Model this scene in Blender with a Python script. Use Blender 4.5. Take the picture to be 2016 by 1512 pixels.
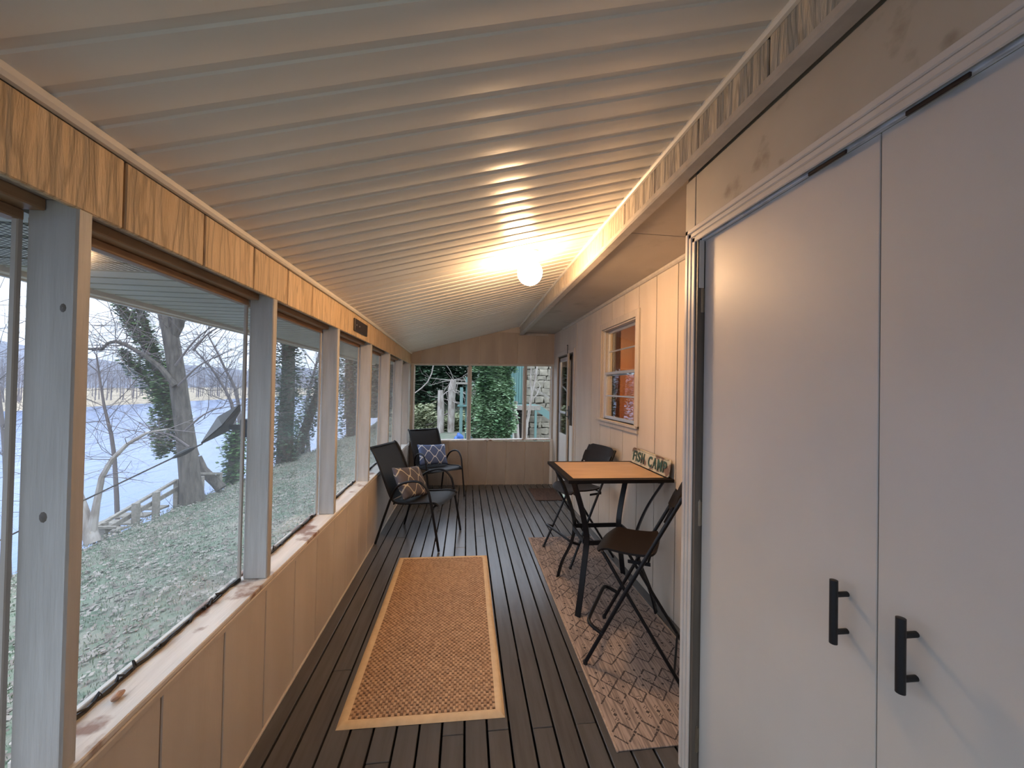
import bpy, bmesh, math, random
import numpy as np
from mathutils import Vector, Matrix
random.seed(7); rng = np.random.default_rng(7)
S = bpy.context.scene
for o in list(bpy.data.objects): bpy.data.objects.remove(o)
COL = S.collection
# ------------------------------------------------------------------ camera
FPX, YAW, PIT, ROL = 758.99, math.radians(6.746), math.radians(.6427), math.radians(1.0978)
cy, sy = math.cos(YAW), math.sin(YAW)
FW = Vector((sy*math.cos(PIT), cy*math.cos(PIT), math.sin(PIT)))
R0 = Vector((cy, -sy, 0)); U0 = R0.cross(FW)
RT = R0*math.cos(ROL)+U0*math.sin(ROL); UP = -R0*math.sin(ROL)+U0*math.cos(ROL)
CO = Vector((0, 0, 1.5))
cam = bpy.data.cameras.new('camera'); co = bpy.data.objects.new('camera', cam); COL.objects.link(co)
co.matrix_world = Matrix(((RT.x, UP.x, -FW.x, CO.x), (RT.y, UP.y, -FW.y, CO.y), (RT.z, UP.z, -FW.z, CO.z), (0, 0, 0, 1)))
cam.sensor_fit = 'HORIZONTAL'; cam.sensor_width = 36; cam.lens = 36*FPX/2016; cam.clip_start = .05; cam.clip_end = 600
S.camera = co
def at(px, py, **k):
    """point of the place seen at a pixel, on the plane x=, y= or z="""
    q = FW + RT*((px-1008)/FPX) + UP*((756-py)/FPX)
    a, v = list(k.items())[0]; i = 'xyz'.index(a)
    return CO + q*((v-CO[i])/q[i])
# ------------------------------------------------------------------ world, exposure
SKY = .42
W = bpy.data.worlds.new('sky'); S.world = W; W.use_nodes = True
nt = W.node_tree; nt.nodes.clear()
def N(nt, t, **k):
    n = nt.nodes.new(t)
    for a, v in k.items():
        if a in n.inputs: n.inputs[a].default_value = v
        else: setattr(n, a, v)
    return n
out = N(nt, 'ShaderNodeOutputWorld'); bg = N(nt, 'ShaderNodeBackground')
tc = N(nt, 'ShaderNodeTexCoord'); mp = N(nt, 'ShaderNodeMapping'); mp.inputs['Scale'].default_value = (1, 1, 3)
no = N(nt, 'ShaderNodeTexNoise', Scale=1.6, Detail=4.0)
cr = N(nt, 'ShaderNodeValToRGB'); cr.color_ramp.elements[0].position = .3; cr.color_ramp.elements[1].position = .75
cr.color_ramp.elements[0].color = (.58, .69, .88, 1); cr.color_ramp.elements[1].color = (.76, .84, .96, 1)
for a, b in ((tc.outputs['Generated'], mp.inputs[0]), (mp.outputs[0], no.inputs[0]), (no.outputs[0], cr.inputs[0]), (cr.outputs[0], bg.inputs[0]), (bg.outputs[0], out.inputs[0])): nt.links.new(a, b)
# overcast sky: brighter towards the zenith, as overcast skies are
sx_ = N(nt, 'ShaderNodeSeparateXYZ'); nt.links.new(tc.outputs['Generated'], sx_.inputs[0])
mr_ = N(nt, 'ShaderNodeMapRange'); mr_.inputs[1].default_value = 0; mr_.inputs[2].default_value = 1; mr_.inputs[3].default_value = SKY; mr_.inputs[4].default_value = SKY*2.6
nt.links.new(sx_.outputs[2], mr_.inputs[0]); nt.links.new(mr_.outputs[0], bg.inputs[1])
S.view_settings.view_transform = 'Standard'; S.view_settings.look = 'None'
S.view_settings.gamma = 1; S.view_settings.use_curve_mapping = False
S.view_settings.exposure = 2.38
LAMP_W = 35.5
LAMP_C = (1.0, .62, .32)
# ------------------------------------------------------------------ helpers
class MB:
    def __init__(s): s.v = []; s.f = []
    def add(s, vs, fs):
        n = len(s.v); s.v += [tuple(v) for v in vs]; s.f += [tuple(i+n for i in f) for f in fs]; return s
    def box(s, x0, x1, y0, y1, z0, z1):
        return s.hexa([(x0,y0,z0),(x1,y0,z0),(x1,y1,z0),(x0,y1,z0),(x0,y0,z1),(x1,y0,z1),(x1,y1,z1),(x0,y1,z1)])
    def hexa(s, p): return s.add(p, [(3,2,1,0),(4,5,6,7),(0,1,5,4),(1,2,6,5),(2,3,7,6),(3,0,4,7)])
    def cbox(s, x0, x1, y0, y1, z0, z1, c=.003):
        """box with chamfered edges all round its long faces"""
        bm = bmesh.new(); bmesh.ops.create_cube(bm, size=1)
        bmesh.ops.scale(bm, vec=(x1-x0, y1-y0, z1-z0), verts=bm.verts)
        bmesh.ops.translate(bm, vec=((x0+x1)/2, (y0+y1)/2, (z0+z1)/2), verts=bm.verts)
        bmesh.ops.bevel(bm, geom=list(bm.edges), offset=c, segments=1, affect='EDGES', profile=.5)
        bm.verts.ensure_lookup_table()
        s.add([v.co[:] for v in bm.verts], [[v.index for v in f.verts] for f in bm.faces]); bm.free(); return s
    def tube(s, pts, r, n=10, cap=True, flat=None):
        pts = [Vector(p) for p in pts]; m = len(pts); rs = r if isinstance(r, (list, tuple)) else [r]*m
        prev = None; base = len(s.v)
        for i, p in enumerate(pts):
            t = (pts[min(i+1, m-1)]-pts[max(i-1, 0)]).normalized()
            if prev is None:
                a = Vector((0, 0, 1)) if abs(t.z) < .9 else Vector((1, 0, 0))
                u = t.cross(a).normalized()
            else:
                u = (prev - t*prev.dot(t)).normalized()
            prev = u; w = t.cross(u)
            for k in range(n):
                a = 2*math.pi*k/n
                s.v.append(tuple(p+u*math.cos(a)*rs[i]+w*math.sin(a)*rs[i]*(flat or 1)))
        for i in range(m-1):
            for k in range(n):
                a = base+i*n+k; b = base+i*n+(k+1) % n
                s.f.append((a, b, b+n, a+n))
        if cap: s.f.append(tuple(base+k for k in range(n))[::-1]); s.f.append(tuple(base+(m-1)*n+k for k in range(n)))
        return s
    def bar(s, pts, wvec, w, t):
        """flat bar swept along pts: width w along wvec, thickness t across"""
        pts = [Vector(p) for p in pts]; m = len(pts); base = len(s.v)
        for i, p in enumerate(pts):
            d = (pts[min(i+1, m-1)]-pts[max(i-1, 0)]).normalized()
            wv = Vector(wvec); wv = (wv-d*wv.dot(d)).normalized(); tv = d.cross(wv)
            for a, b in ((-1,-1),(1,-1),(1,1),(-1,1)): s.v.append(tuple(p+wv*a*w/2+tv*b*t/2))
        for i in range(m-1):
            for k in range(4):
                a = base+i*4+k; b = base+i*4+(k+1) % 4; s.f.append((a, b, b+4, a+4))
        s.f.append((base+3, base+2, base+1, base)); e = base+(m-1)*4; s.f.append((e, e+1, e+2, e+3)); return s
    def lathe(s, prof, c=(0,0,0), n=20):
        base = len(s.v)
        for r, z in prof:
            for k in range(n):
                a = 2*math.pi*k/n; s.v.append((c[0]+r*math.cos(a), c[1]+r*math.sin(a), c[2]+z))
        for i in range(len(prof)-1):
            for k in range(n):
                a = base+i*n+k; b = base+i*n+(k+1) % n; s.f.append((a, b, b+n, a+n))
        return s
    def grid(s, fn, nu, nv, th=None):
        """surface fn(i/nu, j/nv); with th: a closed sheet of that thickness"""
        P = [[Vector(fn(i/nu, j/nv)) for j in range(nv+1)] for i in range(nu+1)]
        b = len(s.v); q = nv+1
        for row in P: s.v += [tuple(p) for p in row]
        F = [(i*q+j, (i+1)*q+j, (i+1)*q+j+1, i*q+j+1) for i in range(nu) for j in range(nv)]
        s.f += [tuple(b+k for k in f) for f in F]
        if th:
            b2 = len(s.v)
            for i in range(nu+1):
                for j in range(nv+1):
                    du = P[min(i+1, nu)][j]-P[max(i-1, 0)][j]; dv = P[i][min(j+1, nv)]-P[i][max(j-1, 0)]
                    s.v.append(tuple(P[i][j]-du.cross(dv).normalized()*th))
            s.f += [tuple(b2+k for k in f)[::-1] for f in F]
            ring = [i*q for i in range(nu)]+[nu*q+j for j in range(nv)]+[(nu-i)*q+nv for i in range(nu)]+[nv-j for j in range(nv)]
            for k in range(len(ring)):
                a, c = ring[k], ring[(k+1) % len(ring)]; s.f.append((b+a, b2+a, b2+c, b+c))
        return s
    def prism(s, poly, y0, y1):
        """closed (x,z) outline extruded along y"""
        n = len(poly); b = len(s.v)
        s.v += [(x, y0, z) for x, z in poly]+[(x, y1, z) for x, z in poly]
        s.f += [tuple(b+i for i in range(n)), tuple(b+n+i for i in range(n))[::-1]]
        s.f += [(b+i, b+n+i, b+n+(i+1) % n, b+(i+1) % n) for i in range(n)]; return s
    def build(s, name, mat, parent=None, smooth=False, warp=None, bevel=0):
        vs = [warp(v) for v in s.v] if warp else s.v
        me = bpy.data.meshes.new(name); me.from_pydata(vs, [], s.f); me.update()
        if not bevel and len(s.f) < 60000:
            bm = bmesh.new(); bm.from_mesh(me); bmesh.ops.recalc_face_normals(bm, faces=bm.faces); bm.to_mesh(me); bm.free()
        o = bpy.data.objects.new(name, me); COL.objects.link(o); me.materials.append(mat)
        if smooth:
            me.polygons.foreach_set('use_smooth', [True]*len(me.polygons)); me.set_sharp_from_angle(angle=math.radians(45))
        if bevel:
            m = o.modifiers.new('bevel', 'BEVEL'); m.width = bevel; m.segments = 2; m.limit_method = 'ANGLE'
        if parent: o.parent = parent
        return o
def tag(o, label=None, cat=None, group=None, kind=None):
    if label: o['label'] = label
    if cat: o['category'] = cat
    if group: o['group'] = group
    if kind: o['kind'] = kind
    return o
def thing(name, label, cat, loc=(0,0,0), rz=0, group=None):
    o = bpy.data.objects.new(name, None); COL.objects.link(o); o.location = loc; o.rotation_euler = (0, 0, rz); o.empty_display_size = .1
    return tag(o, label, cat, group)
def copy_tree(o, parent=None):
    c = o.copy(); COL.objects.link(c); c.parent = parent
    for ch in [x for x in o.children]: copy_tree(ch, c)
    return c
def arc(pts, n=6):
    """Catmull-Rom through pts"""
    P = [Vector(p) for p in pts]; P = [2*P[0]-P[1]]+P+[2*P[-1]-P[-2]]; out = []
    for i in range(1, len(P)-2):
        for k in range(n):
            t = k/n; a, b, c, d = P[i-1:i+3]
            out.append(.5*((2*b)+(c-a)*t+(2*a-5*b+4*c-d)*t*t+(3*b-a-3*c+d)*t**3))
    out.append(P[-2]); return out
# ------------------------------------------------------------------ materials
def mat(name, col, rough=.6, col2=None, scale=(8,8,8), detail=4, lo=.35, hi=.65, bump=0, bscale=(60,60,60), bdist=.002, metal=0, perobj=.0, wave=None, spec=.5, sheen=0, col3=None, s3=2.0, t3=(.55,.7)):
    m = bpy.data.materials.new(name); m.use_nodes = True; t = m.node_tree; b = t.nodes['Principled BSDF']; L = t.links.new
    b.inputs['Roughness'].default_value = rough; b.inputs['Metallic'].default_value = metal; b.inputs['Specular IOR Level'].default_value = spec
    tc = N(t, 'ShaderNodeTexCoord'); oi = N(t, 'ShaderNodeObjectInfo')
    vm = N(t, 'ShaderNodeVectorMath', operation='ADD'); sc = N(t, 'ShaderNodeVectorMath', operation='SCALE'); cmb = N(t, 'ShaderNodeCombineXYZ')
    L(oi.outputs['Random'], cmb.inputs[0]); L(oi.outputs['Random'], cmb.inputs[1]); L(oi.outputs['Random'], cmb.inputs[2])
    L(cmb.outputs[0], sc.inputs[0]); sc.inputs['Scale'].default_value = 13.7 if perobj else 0
    L(tc.outputs['Object'], vm.inputs[0]); L(sc.outputs[0], vm.inputs[1]); V = vm.outputs[0]
    c = None
    if col2:
        mp = N(t, 'ShaderNodeMapping'); mp.inputs['Scale'].default_value = scale; L(V, mp.inputs[0])
        no = N(t, 'ShaderNodeTexNoise', Scale=1.0, Detail=float(detail)); L(mp.outputs[0], no.inputs[0])
        r = N(t, 'ShaderNodeValToRGB'); e = r.color_ramp.elements; e[0].position = lo; e[1].position = hi; e[0].color = (*col, 1); e[1].color = (*col2, 1)
        L(no.outputs[0], r.inputs[0]); c = r.outputs[0]
    if col3:
        n3 = N(t, 'ShaderNodeTexNoise', Scale=float(s3), Detail=5.0); L(V, n3.inputs[0])
        r3 = N(t, 'ShaderNodeMapRange'); r3.inputs[1].default_value = t3[0]; r3.inputs[2].default_value = t3[1]; L(n3.outputs[0], r3.inputs[0])
        mx = N(t, 'ShaderNodeMix', data_type='RGBA'); L(r3.outputs[0], mx.inputs[0]); mx.inputs[7].default_value = (*col3, 1)
        if c: L(c, mx.inputs[6])
        else: mx.inputs[6].default_value = (*col, 1)
        c = mx.outputs[2]
    if perobj:
        hs = N(t, 'ShaderNodeHueSaturation'); mr = N(t, 'ShaderNodeMapRange'); mr.inputs[3].default_value = 1-perobj; mr.inputs[4].default_value = 1+perobj
        L(oi.outputs['Random'], mr.inputs[0]); L(mr.outputs[0], hs.inputs['Value'])
        if c: L(c, hs.inputs['Color'])
        else: hs.inputs['Color'].default_value = (*col, 1)
        c = hs.outputs[0]
    if wave:
        mw = N(t, 'ShaderNodeMapping'); mw.inputs['Scale'].default_value = wave['map']; L(V, mw.inputs[0])
        wv0 = N(t, 'ShaderNodeTexWave', wave_type='BANDS', bands_direction=wave.get('dir', 'Y'), wave_profile='SIN')
        wv0.inputs['Scale'].default_value = wave['scale']; wv0.inputs['Distortion'].default_value = wave['dist']; wv0.inputs['Detail'].default_value = 2.0; wv0.inputs['Detail Scale'].default_value = wave.get('ds', 1.0)
        L(mw.outputs[0], wv0.inputs[0]); mr2 = N(t, 'ShaderNodeMapRange'); mr2.inputs[1].default_value = .0; mr2.inputs[2].default_value = .35; mr2.inputs[3].default_value = .72; mr2.inputs[4].default_value = 1.0; L(wv0.outputs['Fac'], mr2.inputs[0])
        hs2 = N(t, 'ShaderNodeHueSaturation'); L(mr2.outputs[0], hs2.inputs['Value'])
        if c: L(c, hs2.inputs['Color'])
        else: hs2.inputs['Color'].default_value = (*col, 1)
        c = hs2.outputs[0]
    if c: L(c, b.inputs['Base Color'])
    else: b.inputs['Base Color'].default_value = (*col, 1)
    if bump:
        mp = N(t, 'ShaderNodeMapping'); mp.inputs['Scale'].default_value = bscale; L(V, mp.inputs[0])
        no = N(t, 'ShaderNodeTexNoise', Scale=1.0, Detail=3.0); L(mp.outputs[0], no.inputs[0]); h = no.outputs[0]
        if wave:
            mw = N(t, 'ShaderNodeMapping'); mw.inputs['Scale'].default_value = wave['map']; L(V, mw.inputs[0])
            wv = N(t, 'ShaderNodeTexWave', wave_type='BANDS', bands_direction=wave.get('dir', 'Y'), wave_profile='SAW')
            wv.inputs['Scale'].default_value = wave['scale']; wv.inputs['Distortion'].default_value = wave['dist']; wv.inputs['Detail'].default_value = 2.0; wv.inputs['Detail Scale'].default_value = wave.get('ds', 1.0)
            L(mw.outputs[0], wv.inputs[0])
            ma = N(t, 'ShaderNodeMath', operation='MULTIPLY_ADD'); L(no.outputs[0], ma.inputs[0]); ma.inputs[1].default_value = .5; L(wv.outputs[1] if wave.get('fac') else wv.outputs['Fac'], ma.inputs[2]); h = ma.outputs[0]
        bp = N(t, 'ShaderNodeBump', Strength=bump, Distance=bdist); L(h, bp.inputs['Height']); L(bp.outputs[0], b.inputs['Normal'])
    if sheen: b.inputs['Sheen Weight'].default_value = sheen
    return m
PT, PT2 = (.56, .49, .415), (.50, .43, .355)
M = {}
M['siding'] = mat('tan_siding_paint', PT, .55, PT2, (6,6,1.2), 5, bump=.35, bscale=(160,160,14), bdist=.002, perobj=.03)
M['sawn'] = mat('rough_sawn_paint', (.66,.49,.31), .6, (.55,.39,.23), (10,30,2), 5, bump=.9, bscale=(120,220,30), bdist=.004, perobj=.05,
                wave=dict(map=(1,1,.13), scale=12, dist=15, ds=1.6))
M['sawnday'] = mat('rough_sawn_daylit', (.56,.48,.38), .6, (.47,.40,.31), (10,30,2), 5, bump=.9, bscale=(120,220,30), bdist=.004, perobj=.05,  # same paint as the header, daylight put into its paler colour
                wave=dict(map=(1,1,.13), scale=12, dist=15, ds=1.6))
M['trim'] = mat('tan_trim_paint', (.48,.43,.375), .5, (.42,.37,.32), (20,20,2), 4, bump=.2, bscale=(90,90,8), bdist=.0015)
M['post'] = mat('weathered_post_paint', (.52,.50,.47), .55, (.44,.42,.39), (30,30,3), 6, bump=.45, bscale=(120,120,9), bdist=.003, perobj=.03)
M['sill'] = mat('worn_sill_paint', (.68,.64,.58), .5, (.58,.53,.47), (30,3,30), 5, bump=.35, bscale=(120,12,120), bdist=.003, col3=(.25,.14,.09), s3=7, t3=(.58,.66))
M['trimwood'] = mat('stained_stop_wood', (.36,.22,.12), .5, (.27,.15,.075), (40,5,40), 4, bump=.2, bscale=(120,10,120), bdist=.001)
M['white'] = mat('cream_edge_trim', (.72,.68,.62), .4)
M['ceil'] = mat('cream_soffit_vinyl', (.80,.765,.71), .30, (.76,.72,.66), (2,5,2), 3, bump=.12, bscale=(1.2,9,3), bdist=.01)
M['eave'] = mat('grey_eave_vinyl', (.48,.47,.39), .5, (.43,.42,.35), (4,4,4), 3)
M['rearsiding'] = mat('brown_rear_siding', (.42,.345,.275), .55, (.36,.29,.23), (6,6,1.2), 5, bump=.35, bscale=(160,160,14), bdist=.002, perobj=.04)
M['rearback'] = mat('pale_rear_backing', (.54,.46,.38), .6)
M['soffit'] = mat('tan_soffit_plywood', (.44,.385,.32), .5, (.40,.34,.275), (3,3,3), 5, col3=(.27,.22,.165), s3=3.5, t3=(.58,.75), bump=.1, bscale=(30,200,30), bdist=.001)
M['deck'] = mat('dark_deck_paint', (.096,.093,.092), .25, (.078,.073,.070), (30,2.5,30), 5, bump=.3, bscale=(140,12,140), bdist=.002, perobj=.07)
M['dark'] = mat('dark_underfloor', (.02,.015,.012), .9)
M['door'] = mat('closet_door_paint', (.58,.545,.50), .42, (.55,.515,.465), (3,3,2), 4, bump=.12, bscale=(300,300,300), bdist=.0008)
M['casing'] = mat('closet_casing_paint', (.62,.575,.52), .42, (.58,.53,.48), (10,10,10), 3, bump=.1, bscale=(80,80,10), bdist=.001)
M['board'] = mat('smudged_closet_board', (.47,.42,.34), .5, (.43,.375,.30), (4,4,4), 5, col3=(.22,.17,.12), s3=8, t3=(.60,.76))
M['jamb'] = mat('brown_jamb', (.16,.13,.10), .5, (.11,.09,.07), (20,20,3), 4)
M['black'] = mat('black_powder_coat', (.007,.007,.009), .4, spec=.3)
M['pull'] = mat('matte_black_pull', (.008,.008,.009), .5)
M['blackwood'] = mat('black_stained_wood', (.009,.006,.005), .5, (.012,.008,.007), (4,60,60), 4, spec=.22)
M['sling'] = mat('black_sling_mesh', (.009,.009,.010), .6, bump=.5, bscale=(900,900,900), bdist=.001)
M['nickel'] = mat('old_brass_hinge', (.36,.30,.22), .35, metal=.9)
M['alu'] = mat('mill_aluminium', (.62,.63,.64), .35, metal=.7)
M['binding'] = mat('cream_binding', (.66,.50,.31), .8, (.60,.44,.27), (30,30,30), 3, bump=.3, bscale=(500,500,500), bdist=.001)
M['weave'] = mat('seagrass_weave', (.56,.36,.21), .7, (.36,.21,.115), (60,60,60), 3, bump=.4, bscale=(500,90,200), bdist=.001)
M['weft'] = mat('seagrass_weft', (.27,.15,.08), .8, (.17,.09,.045), (60,60,60), 3)
M['weavedark'] = mat('seagrass_ground', (.10,.05,.026), .85)
M['runner'] = mat('runner_weave', (.37,.29,.245), .85, (.20,.155,.135), (110,6,30), 3, .42, .6, bump=.5, bscale=(300,60,200), bdist=.001)
M['runnerink'] = mat('runner_dark_yarn', (.055,.042,.04), .9)
M['runneredge'] = mat('runner_edge', (.42,.33,.26), .85, (.3,.22,.17), (80,80,80), 2)
M['mat'] = mat('brown_doormat', (.11,.065,.045), .9, (.07,.04,.03), (50,14,50), 4, bump=.4, bscale=(200,200,200), bdist=.002)
M['tilewood'] = mat('orange_wood_top', (.50,.34,.205), .32, (.38,.24,.135), (4,11,3), 5, .3, .7, bump=.1, bscale=(60,60,60), bdist=.0005, col3=(.34,.17,.07), s3=4, t3=(.62,.72))
M['orange'] = mat('orange_wood_panel', (.50,.20,.055), .4, (.38,.14,.035), (12,12,1.5), 5)
M['olive'] = mat('olive_wall', (.16,.145,.075), .6, (.13,.12,.06), (8,8,1), 3)
M['glassy'] = None
def glass(name, tint, haze, rough=.03, ior=1.45):
    m = bpy.data.materials.new(name); m.use_nodes = True; t = m.node_tree; t.nodes.clear(); L = t.links.new
    o = N(t, 'ShaderNodeOutputMaterial'); tr = N(t, 'ShaderNodeBsdfTransparent'); tr.inputs[0].default_value = (*tint, 1)
    gl = N(t, 'ShaderNodeBsdfGlossy'); gl.inputs['Roughness'].default_value = rough
    df = N(t, 'ShaderNodeBsdfTranslucent'); df.inputs[0].default_value = (.8,.82,.82,1)
    fr = N(t, 'ShaderNodeFresnel'); ge = N(t, 'ShaderNodeNewGeometry'); mi = N(t, 'ShaderNodeMapRange'); mi.inputs[3].default_value = ior; mi.inputs[4].default_value = 1/ior; L(ge.outputs['Backfacing'], mi.inputs[0]); L(mi.outputs[0], fr.inputs['IOR']); m1 = N(t, 'ShaderNodeMixShader'); m2 = N(t, 'ShaderNodeMixShader')
    m1.inputs[0].default_value = haze; L(tr.outputs[0], m1.inputs[1]); L(df.outputs[0], m1.inputs[2])
    L(fr.outputs[0], m2.inputs[0]); L(m1.outputs[0], m2.inputs[1]); L(gl.outputs[0], m2.inputs[2]); L(m2.outputs[0], o.inputs[0]); return m
M['pane'] = glass('window_film', (.96,.97,.97), .03, .09)
M['clear'] = glass('window_glass', (.95,.97,.96), .0, .01, 1.9)
M['spline'] = mat('black_screen_spline', (.012,.010,.009), .6)
M['bark'] = mat('grey_bark', (.14,.12,.10), .9, (.07,.06,.05), (14,14,3), 5, bump=.8, bscale=(40,40,8), bdist=.03)
M['palebark'] = mat('pale_bark', (.42,.38,.34), .9, (.24,.2,.17), (10,10,3), 5, bump=.5, bscale=(30,30,8), bdist=.02)
M['twig'] = mat('twig_bark', (.15,.125,.12), .9)
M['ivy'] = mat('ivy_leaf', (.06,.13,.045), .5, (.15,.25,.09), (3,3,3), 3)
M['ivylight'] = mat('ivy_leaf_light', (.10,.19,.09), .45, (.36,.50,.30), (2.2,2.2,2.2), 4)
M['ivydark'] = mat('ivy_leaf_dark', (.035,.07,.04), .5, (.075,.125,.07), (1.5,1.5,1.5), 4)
M['bramble'] = mat('bramble', (.34,.34,.20), .9, (.20,.24,.13), (2,2,2), 3)
M['railwood'] = mat('weathered_rail_wood', (.30,.27,.23), .85, (.2,.18,.15), (20,20,20), 3)
M['lawn'] = mat('winter_lawn', (.10,.135,.088), .95, (.15,.155,.118), (5,5,5), 8, .38, .62, bump=.8, bscale=(25,25,25), bdist=.03, col3=(.22,.19,.15), s3=1.2, t3=(.5,.75))
M['litter'] = mat('leaf_litter', (.27,.24,.205), .9, (.13,.11,.09), (6,6,6), 3, .4, .6)
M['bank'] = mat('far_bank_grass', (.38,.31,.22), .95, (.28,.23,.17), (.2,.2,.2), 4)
M['hill'] = mat('hazy_wooded_hill', (.17,.18,.22), .95, (.13,.14,.18), (.15,.15,.3), 6)  # bluish haze of distance put into the colour
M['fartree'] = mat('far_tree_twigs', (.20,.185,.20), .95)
M['green'] = mat('teal_green_paint', (.10,.20,.18), .6, (.08,.165,.15), (4,4,1), 3)
M['turq'] = mat('turquoise_paint', (.13,.22,.20), .6)
M['stone'] = mat('tan_fieldstone', (.30,.265,.20), .9, (.17,.15,.115), (3,3,3), 5, bump=.7, bscale=(12,12,12), bdist=.02, perobj=.25)
M['mortar'] = mat('dark_mortar', (.13,.115,.09), .95)
M['tarp'] = mat('blue_tarp', (.05,.14,.42), .5, (.03,.09,.3), (5,5,5), 3)
M['tarpdark'] = mat('navy_tarp', (.03,.06,.18), .6)
M['plaque'] = mat('dark_brown_plate', (.028,.017,.013), .45)
M['dirt'] = mat('brown_hillside', (.10,.085,.05), .95, (.06,.08,.035), (1,1,1), 6)
def rm(name, rgb, e=0):
    m = bpy.data.materials.new(name); m.use_nodes = True; b = m.node_tree.nodes['Principled BSDF']; b.inputs['Base Color'].default_value = (*rgb, 1)
    if e: b.inputs['Emission Color'].default_value = (*rgb, 1); b.inputs['Emission Strength'].default_value = e
    return m
M['globe'] = rm('lit_globe', LAMP_C, LAMP_W)
# river
m = mat('river_water', (.04,.10,.25), .22, bump=.35, bscale=(.9,.25,1), bdist=.35, spec=.6); M['water'] = m
# ------------------------------------------------------------------ setting
XL, XR, YR, YB = -.843, 1.375, 6.0, -1.6          # inner faces: left, right, rear, behind the camera
XB, XC = .817, .892                                  # beam face, closet face
YC = 1.484                                           # end of the closet
def sag(y): return -.05*max(0, (y-3)/3)**1.3
def S_ceil(v): x, y, z = v; k = 1-.3*(x-XL)/(XB-XL); return (x, y, z+sag(y)*k)
def S_head(v): return (v[0], v[1], v[2]+.65*sag(v[1]))
def zc(x): return 2.058+(x-XL)*(2.508-2.058)/(XB-XL)
# floor
fl = MB().box(XL-.1, XR+.02, YB, YR, -.30, -.16)
floor = tag(fl.build('floor', M['dark']), kind='structure')
PW = .0985; k = 0; G = .0045
seams = {.364: 1.695, .557: 1.697, .157: 1.702, -.04: 1.695, -.65: 2.134, .66: 2.008, -.35: 1.60, -.45: 1.50}
i0 = -9
for i in range(i0, 14):
    xa, xb = .023+i*PW+G, .023+(i+1)*PW-G
    if xa > XR: break
    xa = max(xa, XL-.02); xb = min(xb, XR)
    cuts = [YB]
    s = [v for kx, v in seams.items() if xa-.02 < kx < xb+.02]
    s += [random.uniform(-.9, .6)]
    s += [random.uniform(3.0, 5.2)] if random.random() < .5 else []
    cuts += sorted(s)+[YR-.004]
    for a, b in zip(cuts[:-1], cuts[1:]):
        if b-a < .2: continue
        dz = random.uniform(-.0012, .0008)
        MB().cbox(xa, xb, a+.0012, b-.0012, -.032+dz, dz, .0025).build('deck_plank', M['deck'], floor)
j = MB()
for y in np.arange(YB+.2, YR, .4): j.box(XL-.08, XR, y-.02, y+.02, -.17, -.036)
# joists are part of the floor
j.build('joist', M['dark'], floor)

# ---- left wall
wl = MB().box(-.955, XL-.014, YB, YR+.1, -.28, .612); wl.box(-.955, XL-.014, YB, YR+.1, 1.888, 2.09)
wall_left = tag(wl.build('wall_left', M['siding'], warp=None), kind='structure')
g = [.9275-.2885*9+.2885*i for i in range(19)]
g = [YB]+[y for y in g if YB+.03 < y < YR-.03]+[YR]
for a, b in zip(g[:-1], g[1:]):
    MB().cbox(XL-.014, XL, a+.003, b-.003, -.03, .633, .003).build('siding_board', M['siding'], wall_left)
g = [.759-.2905*8+.2905*i for i in range(19)]
g = [YB]+[y for y in g if YB+.03 < y < YR-.03]+[YR]
for a, b in zip(g[:-1], g[1:]):
    MB().cbox(XL-.016, XL, a+.003, b-.003, 1.872, zc(XL)-.018, .003).build('header_board', M['sawn'], wall_left, warp=S_head)
# sill and small apron lip
si = MB()
for a, b in zip(np.arange(YB, 6, .95)[:-1], np.arange(YB, 6, .95)[1:]): pass
MB().cbox(-.965, XL+.006, YB, YR, .634, .652, .003).build('sill', M['sill'], wall_left)
MB().cbox(XL-.012, XL+.009, YB, YR, .610, .633, .003).build('sill_apron', M['siding'], wall_left)
MB().cbox(XL-.002, XL+.008, YB, YR, 0, .012, .002).build('floor_strip', M['siding'], wall_left)
# crown edge trim
def rail(pts_fn, y0, y1, n, warp):
    mb = MB(); ys = np.linspace(y0, y1, n)
    for a, b in zip(ys[:-1], ys[1:]): mb.prism(pts_fn, a, b)
    return mb
tr = MB(); ys = np.linspace(YB, YR, 16)
q = [(XL, -.018), (XL+.012, -.018), (XL+.018, -.010), (XL+.018, .004), (XL, .006)]
tr.v = [(x, y, zc(XL)+z) for y in ys for x, z in q]; nq = len(q)
tr.f = [(i*nq+k, i*nq+(k+1) % nq, (i+1)*nq+(k+1) % nq, (i+1)*nq+k) for i in range(15) for k in range(nq)]
tag(tr.build('trim_1', M['white'], warp=lambda v: (v[0], v[1], v[2]+sag(v[1]))), kind='structure')
tr = MB(); q = [(XB, -.018), (XB-.012, -.018), (XB-.018, -.010), (XB-.018, .004), (XB, .006)]
tr.v = [(x, y, zc(XB)+z) for y in ys for x, z in q]
tr.f = [(i*nq+k, i*nq+(k+1) % nq, (i+1)*nq+(k+1) % nq, (i+1)*nq+k) for i in range(15) for k in range(nq)]
tag(tr.build('trim_2', M['white'], warp=lambda v: (v[0], v[1], v[2]+.7*sag(v[1]))), kind='structure')
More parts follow.
